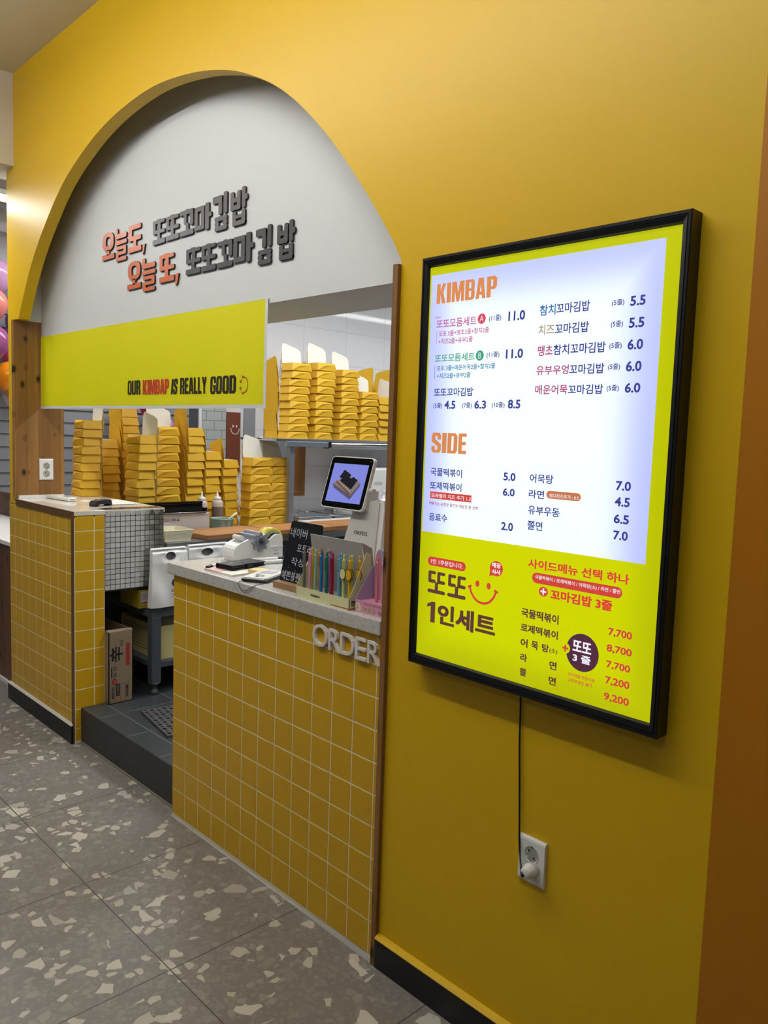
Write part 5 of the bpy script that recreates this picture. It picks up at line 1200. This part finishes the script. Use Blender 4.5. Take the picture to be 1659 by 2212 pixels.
# ================================================================== yellow takeout boxes, nested in stacks
AH, BH = .0570, .0840; AT, BT = .0470, .0735; HB = .0510
def box_body():
    b = MB()
    def shell(s, dz, inside):
        a0, b0, a1, b1 = AH - s, BH - s, AT - s, BT - s
        B = [(-a0, -b0, dz), (a0, -b0, dz), (a0, b0, dz), (-a0, b0, dz)]; Tt = [(-a0, -b1, HB), (a1, -b1, HB), (a1, b1, HB), (-a0, b1, HB)]
        # folded gussets: the long front side breaks into facets round two creases
        P = [(a0 + .0085, -b0 * .30, HB * .66), (a0 + .0040, b0 * .66, HB * .78)]
        i = [b.vert(p) for p in B + Tt + P]
        F = [(0, 3, 2, 1), (0, 1, 5, 4), (2, 3, 7, 6), (0, 4, 7, 3), (1, 8, 5), (1, 9, 8), (1, 2, 9), (2, 6, 9), (9, 6, 5), (5, 8, 9)]
        if inside: F = [(0, 3, 2, 1), (0, 1, 5, 4), (2, 3, 7, 6), (0, 4, 7, 3), (1, 2, 6, 5)]
        for f in F: b.face([i[k] for k in (f[::-1] if inside else f)])
        return i[4:8]
    A = shell(0, 0, False); b.m = 1; C_ = shell(.0075, .0011, True); b.m = 0
    for k in range(4): b.face([A[k], A[(k + 1) % 4], C_[(k + 1) % 4], C_[k]])
    for y in (-.022, .0, .022, .030): b.box(AT - .0012, AT + .0003, y, y + .0035, HB, HB + .0024)      # punched teeth on the rim
    return b
def box_lid():
    b = MB(); o_ = [(-.079, 0), (-.0815, .030), (-.077, .112), (-.072, .128), (-.064, .137), (-.052, .138), (.020, .118), (.034, .116), (.062, .104), (.074, .096), (.080, .084), (.0815, .030), (.079, 0)]
    n = len(o_); A = [b.vert((0, u, v)) for u, v in o_]; B = [b.vert((-.0009, u, v)) for u, v in o_]
    b.m = 1; b.face(A); b.m = 0; b.face(B[::-1])
    for k in range(n): b.face([A[k], B[k], B[(k + 1) % n], A[(k + 1) % n]])
    b.m = 0
    for s in (-1, 1): b.box(-.0012, -.0009, s * .03 - .010, s * .03 + .010, .104, .1045)
    return b
ME_B = None
ORD = ['topmost'] + ['%s from top' % w for w in 'second third fourth fifth sixth seventh eighth ninth tenth eleventh twelfth thirteenth fourteenth'.split()]
rb = random.Random(21)
def stack(desc, group, x, y, z, rot, n, pitch=.051, lean=(0, 0), tl=8.0, top_extra=0.0, wob=.0055, yaw=.07):
    """n boxes nested upwards; every box is a thing with its own body and lid."""
    global ME_B
    out = []; ox = oy = 0.0; base = rb.uniform(-.03, .03)
    for k in range(n):
        t = empty('takeout_box', 'yellow takeout box, %s of the %s' % (ORD[n - 1 - k], desc), 'takeout box', (x + ox + lean[0] * k, y + oy + lean[1] * k, z + pitch * k + .0006), group); t.scale.z = (pitch - .0003) / HB
        t.rotation_euler.z = rot + base + rb.uniform(-yaw, yaw)
        if ME_B is None:
            bo = box_body().build('box_body', [M_box, M_boxin], t); li = box_lid().build('lid', [M_box, M_boxin], t); ME_B = (bo.data, li.data)
        else:
            bo = link('box_body', ME_B[0], t); li = link('lid', ME_B[1], t)
        li.location = (-AH - .0003, 0, HB - .0005); li.rotation_euler.y = -math.radians(tl + (top_extra if k == n - 1 else 0))
        out.append((t, bo, li)); ox = max(-.010, min(.010, ox + rb.uniform(-wob, wob))); oy = max(-.010, min(.010, oy + rb.uniform(-wob, wob)))
    return out
GT, GS = 'yellow boxes stacked on the worktable', 'yellow boxes stacked on the steel shelf'
H = PI / 2
stack('stack beside the wooden lining', GT, -1.828, .421, 1.1758, -H, 9, .0500, (.0008, .0008), top_extra=-4)
stack('first stack beyond the lining stack', GT, -1.955, .628, ZW, H, 10, .0525, (0, -.004), tl=7)
stack('tall stack in front of the pink balloons', GT, -1.985, .780, ZW, H, 14, .0515, (0, -.003), tl=7)
stack('stack behind the black tape holder', GT, -1.530, .625, ZW, -H, 11, .0512, (-.001, .0005), top_extra=-6)
stack('stack behind the smoked warmer lid', GT, -1.606, .829, ZW, 0, 12, .0512, (0, -.001), top_extra=-3)
stack('stack behind the end of the food warmer', GT, -1.630, .998, ZW, H, 12, .0512, (0, .0003), tl=6)
stack('stack behind the sauce bottles', GT, -1.630, 1.136, ZW, H, 9, .0520, (0, -.0012), tl=6)
stack('short stack behind the green pot', GT, -1.632, 1.273, ZW, H, 8, .0520, (0, -.0004), tl=6)
stack('white-lidded stack beside the green pot', GT, -1.467, 1.401, ZW, 0, 8, .0545, (0, .0015), top_extra=-5)
stack('stack beside the steel shelf post', GT, -1.500, 1.588, ZW, 0, 8, .0545, (-.0005, .0010), top_extra=14)
ZS = 1.5526
t0 = stack('printed stack at the shelf end', GS, -1.606, 1.672, ZS, H, 8, .0510, (0, 0), tl=7)
stack('first white-lidded stack along the steel shelf', GS, -1.437, 1.672, ZS, 0, 10, .0497, (0, .0022), top_extra=-2)
stack('second white-lidded stack along the steel shelf', GS, -1.437, 1.885, ZS, 0, 10, .0515, (0, .0012), top_extra=-4)
stack('third white-lidded stack along the steel shelf', GS, -1.437, 2.118, ZS, 0, 10, .0487, (0, .0012), top_extra=-2)
stack('fourth white-lidded stack along the steel shelf', GS, -1.437, 2.312, ZS, 0, 7, .0495, (0, .0012), top_extra=-3)
stack('shelf stack beside the wooden post', GS, -1.466, 2.480, ZS, -H, 6, .0530, (0, 0), top_extra=-5)
for nm, yy, n in (('first', 1.905, 8), ('second', 2.110, 8), ('third', 2.465, 8), ('fourth', 2.645, 8), ('fifth', 2.825, 8)):
    stack('%s rear stack against the kitchen tiles' % nm, GS, -1.674, yy, ZS, PI, n, .0510, (0, 0), tl=7)
# the round logo printed on the lid of the lowest printed box
t, bo, li = t0[1]
b = MB(); lf = lambda u, v, d: (-.0012 - d, u, v)
for k in range(32):
    a, c = 2 * PI * k / 32, 2 * PI * (k + 1) / 32
    if k % 8 in (0,): continue
    b.poly([lf(.0225 * math.cos(a) - .004, .060 + .0225 * math.sin(a), 0), lf(.0225 * math.cos(c) - .004, .060 + .0225 * math.sin(c), 0), lf(.0205 * math.cos(c) - .004, .060 + .0205 * math.sin(c), 0), lf(.0205 * math.cos(a) - .004, .060 + .0205 * math.sin(a), 0)])
b.m = 1; flat(b, disc(-.004, .060, .0205), lf); b.m = 2; lettering(b, '또또', .012, -.020, .054, .070, lambda u, v, d: (-.0016, u, v), .03)
b.build('logo_print', [mat('logo_brown', (.45, .20, .10), .5), M_boxin, mat('logo_ink', (.20, .10, .08), .5)], li)

# ================================================================== dining hall seen past the kitchen
R = empty('hall_counter', 'brown wooden counter with a white top beyond the tiled end counter', 'counter', (-3.0, .3, 0))
M_brown = wood('dark_counter_wood', (.22, .13, .08), (.38, .24, .15), (.45, .30, .19), 'z', knots=True, rough=.5)
b = MB(); b.box(-4.3, -1.905, .075, .52, .0, .862); local(b.build('counter_body', M_brown), R)
b = MB(); b.rbox(-4.3, -1.900, .060, .52, .8625, .888, .002); local(b.build('white_top', M_wp), R)
b = MB(); b.box(-4.3, -1.96, .521, .556, .0, 1.062); local(b.build('back_ledge', M_brown), R)
b = MB(); b.box(-4.3, -1.905, .062, .0745, 0, .022); local(b.build('plinth_strip', M_wp), R)
def balloon(label, x, y, z, r, rgb, alpha=1.0):
    m = mat('balloon_' + label.split()[0] + '_' + label.split()[1], rgb, .15, sub=.2, alpha=alpha)
    R = empty('balloon', label, 'balloon', (x, y, z - r), 'party balloons')
    b = MB(); pr = [(.006, -1.18)] + [(math.cos(t) * (1 - .10 * max(0, -math.sin(t))), math.sin(t) * (1.16 if math.sin(t) < 0 else 1.02)) for t in [-PI / 2 * .96 + PI * .98 * k / 18 for k in range(19)]]
    b.lathe([(max(.004, q_[0]) * r, q_[1] * r) for q_ in pr], 26, T(x, y, z)); local(b.build('balloon_skin', m), R)
    b = MB(); b.lathe([(.004, -.002), (.012, -.022), (.004, -.024)], 10, T(x, y, z - 1.16 * r)); local(b.build('knot', m), R)
balloon('pale lilac balloon at the top of the bunch', -4.22, .69, 2.80, .14, (.84, .66, .84))
balloon('peach balloon in front of the pale lilac one', -4.02, .60, 2.54, .125, (.92, .55, .52))
balloon('violet balloon below the peach one', -4.26, .92, 2.44, .13, (.66, .38, .70))
balloon('dusty mauve balloon under the violet one', -4.00, .60, 2.24, .13, (.62, .34, .54))
balloon('hot pink balloon above the orange one', -4.28, .92, 2.13, .15, (.88, .32, .52))
balloon('orange balloon above the clear one', -4.04, .74, 1.97, .12, (.93, .55, .10))
balloon('whitish clear balloon at the foot of the bunch', -4.20, .86, 1.83, .12, (.86, .76, .72))
balloon('light pink balloon peeking over the box stacks', -4.28, 1.84, 1.74, .13, (.88, .58, .68))
balloon('magenta balloon peeking over the box stacks', -4.25, 2.13, 1.80, .13, (.75, .12, .38))
balloon('lavender balloon beside the magenta one', -4.02, 2.10, 1.60, .11, (.76, .55, .76))
R = empty('smile_plaque', 'rust brown wall panel with a white smiling face print', 'wall panel', (-4.47, 3.18, 1.2))
b = MB(); b.box(-4.49, -4.465, 3.10, 3.262, 1.15, 1.785); local(b.build('panel', mat('rust_brown', (.50, .27, .19), .6)), R)
f_ = xcut(-4.4645); b = MB()
for y in (3.168, 3.213): flat(b, disc(y, 1.637, .0095, .014), f_)
stroke(b, spline([(3.142, 1.612), (3.150, 1.580), (3.172, 1.558), (3.197, 1.553), (3.222, 1.560), (3.240, 1.582), (3.246, 1.608)], 6), .008, f_); stroke(b, [(3.134, 1.611), (3.150, 1.615)], .006, f_); stroke(b, [(3.238, 1.612), (3.254, 1.606)], .006, f_)
local(b.build('smile_print', M_white), R)
M_glow = mat('lamp_tube', (1, 1, 1), .4, emit=9)
def lamp(label, p, q_, r=.016, dz=.03):
    p, q_ = Vector(p), Vector(q_); R = empty('tube_lamp', label, 'lamp', (p + q_) / 2, 'tube lamps')
    b = MB(); b.tube([p, q_], r, 12); local(b.build('tube', M_glow), R)
    d = (q_ - p).normalized(); s = Vector((-d.y, d.x, 0)) * (r + .008); u = Vector((0, 0, 1))
    b = MB(); c = [p + s + u * (r + .004), p - s + u * (r + .004), q_ - s + u * (r + .004), q_ + s + u * (r + .004)]; b.add([*c, *[v + u * dz for v in c]], [(0, 1, 2, 3), (7, 6, 5, 4), (0, 4, 5, 1), (1, 5, 6, 2), (2, 6, 7, 3), (3, 7, 4, 0)]); local(b.build('housing', M_wp), R)
    for f in (.25, .75):
        c = p + (q_ - p) * f; zt = 3.44 if c.y < .45 or c.x < -1.9 else 2.8
        if zt - c.z > .08: b = MB(); b.tube([c + u * (r + dz), Vector((c.x, c.y, zt))], .003, 6); local(b.build('hanger', M_wp), R)
lamp('white tube lamp hanging beside the end of the yellow wall', (-2.2, -1.2, 2.900), (-2.2, 1.1, 2.900))
lamp('white tube lamp running along the kitchen ceiling', (-1.02, 2.86, 2.620), (-1.02, 3.58, 2.620))
lamp('white tube lamp running across the kitchen ceiling', (-.6, 1.2, 2.745), (1.0, 1.2, 2.745))
b = MB(); b.tube([(-4.1, -2.5, 3.22), (-4.1, .83, 3.22)], .09, 18); tag(b.build('air_duct', M_wp), 'round white air duct under the dining hall ceiling', 'duct')
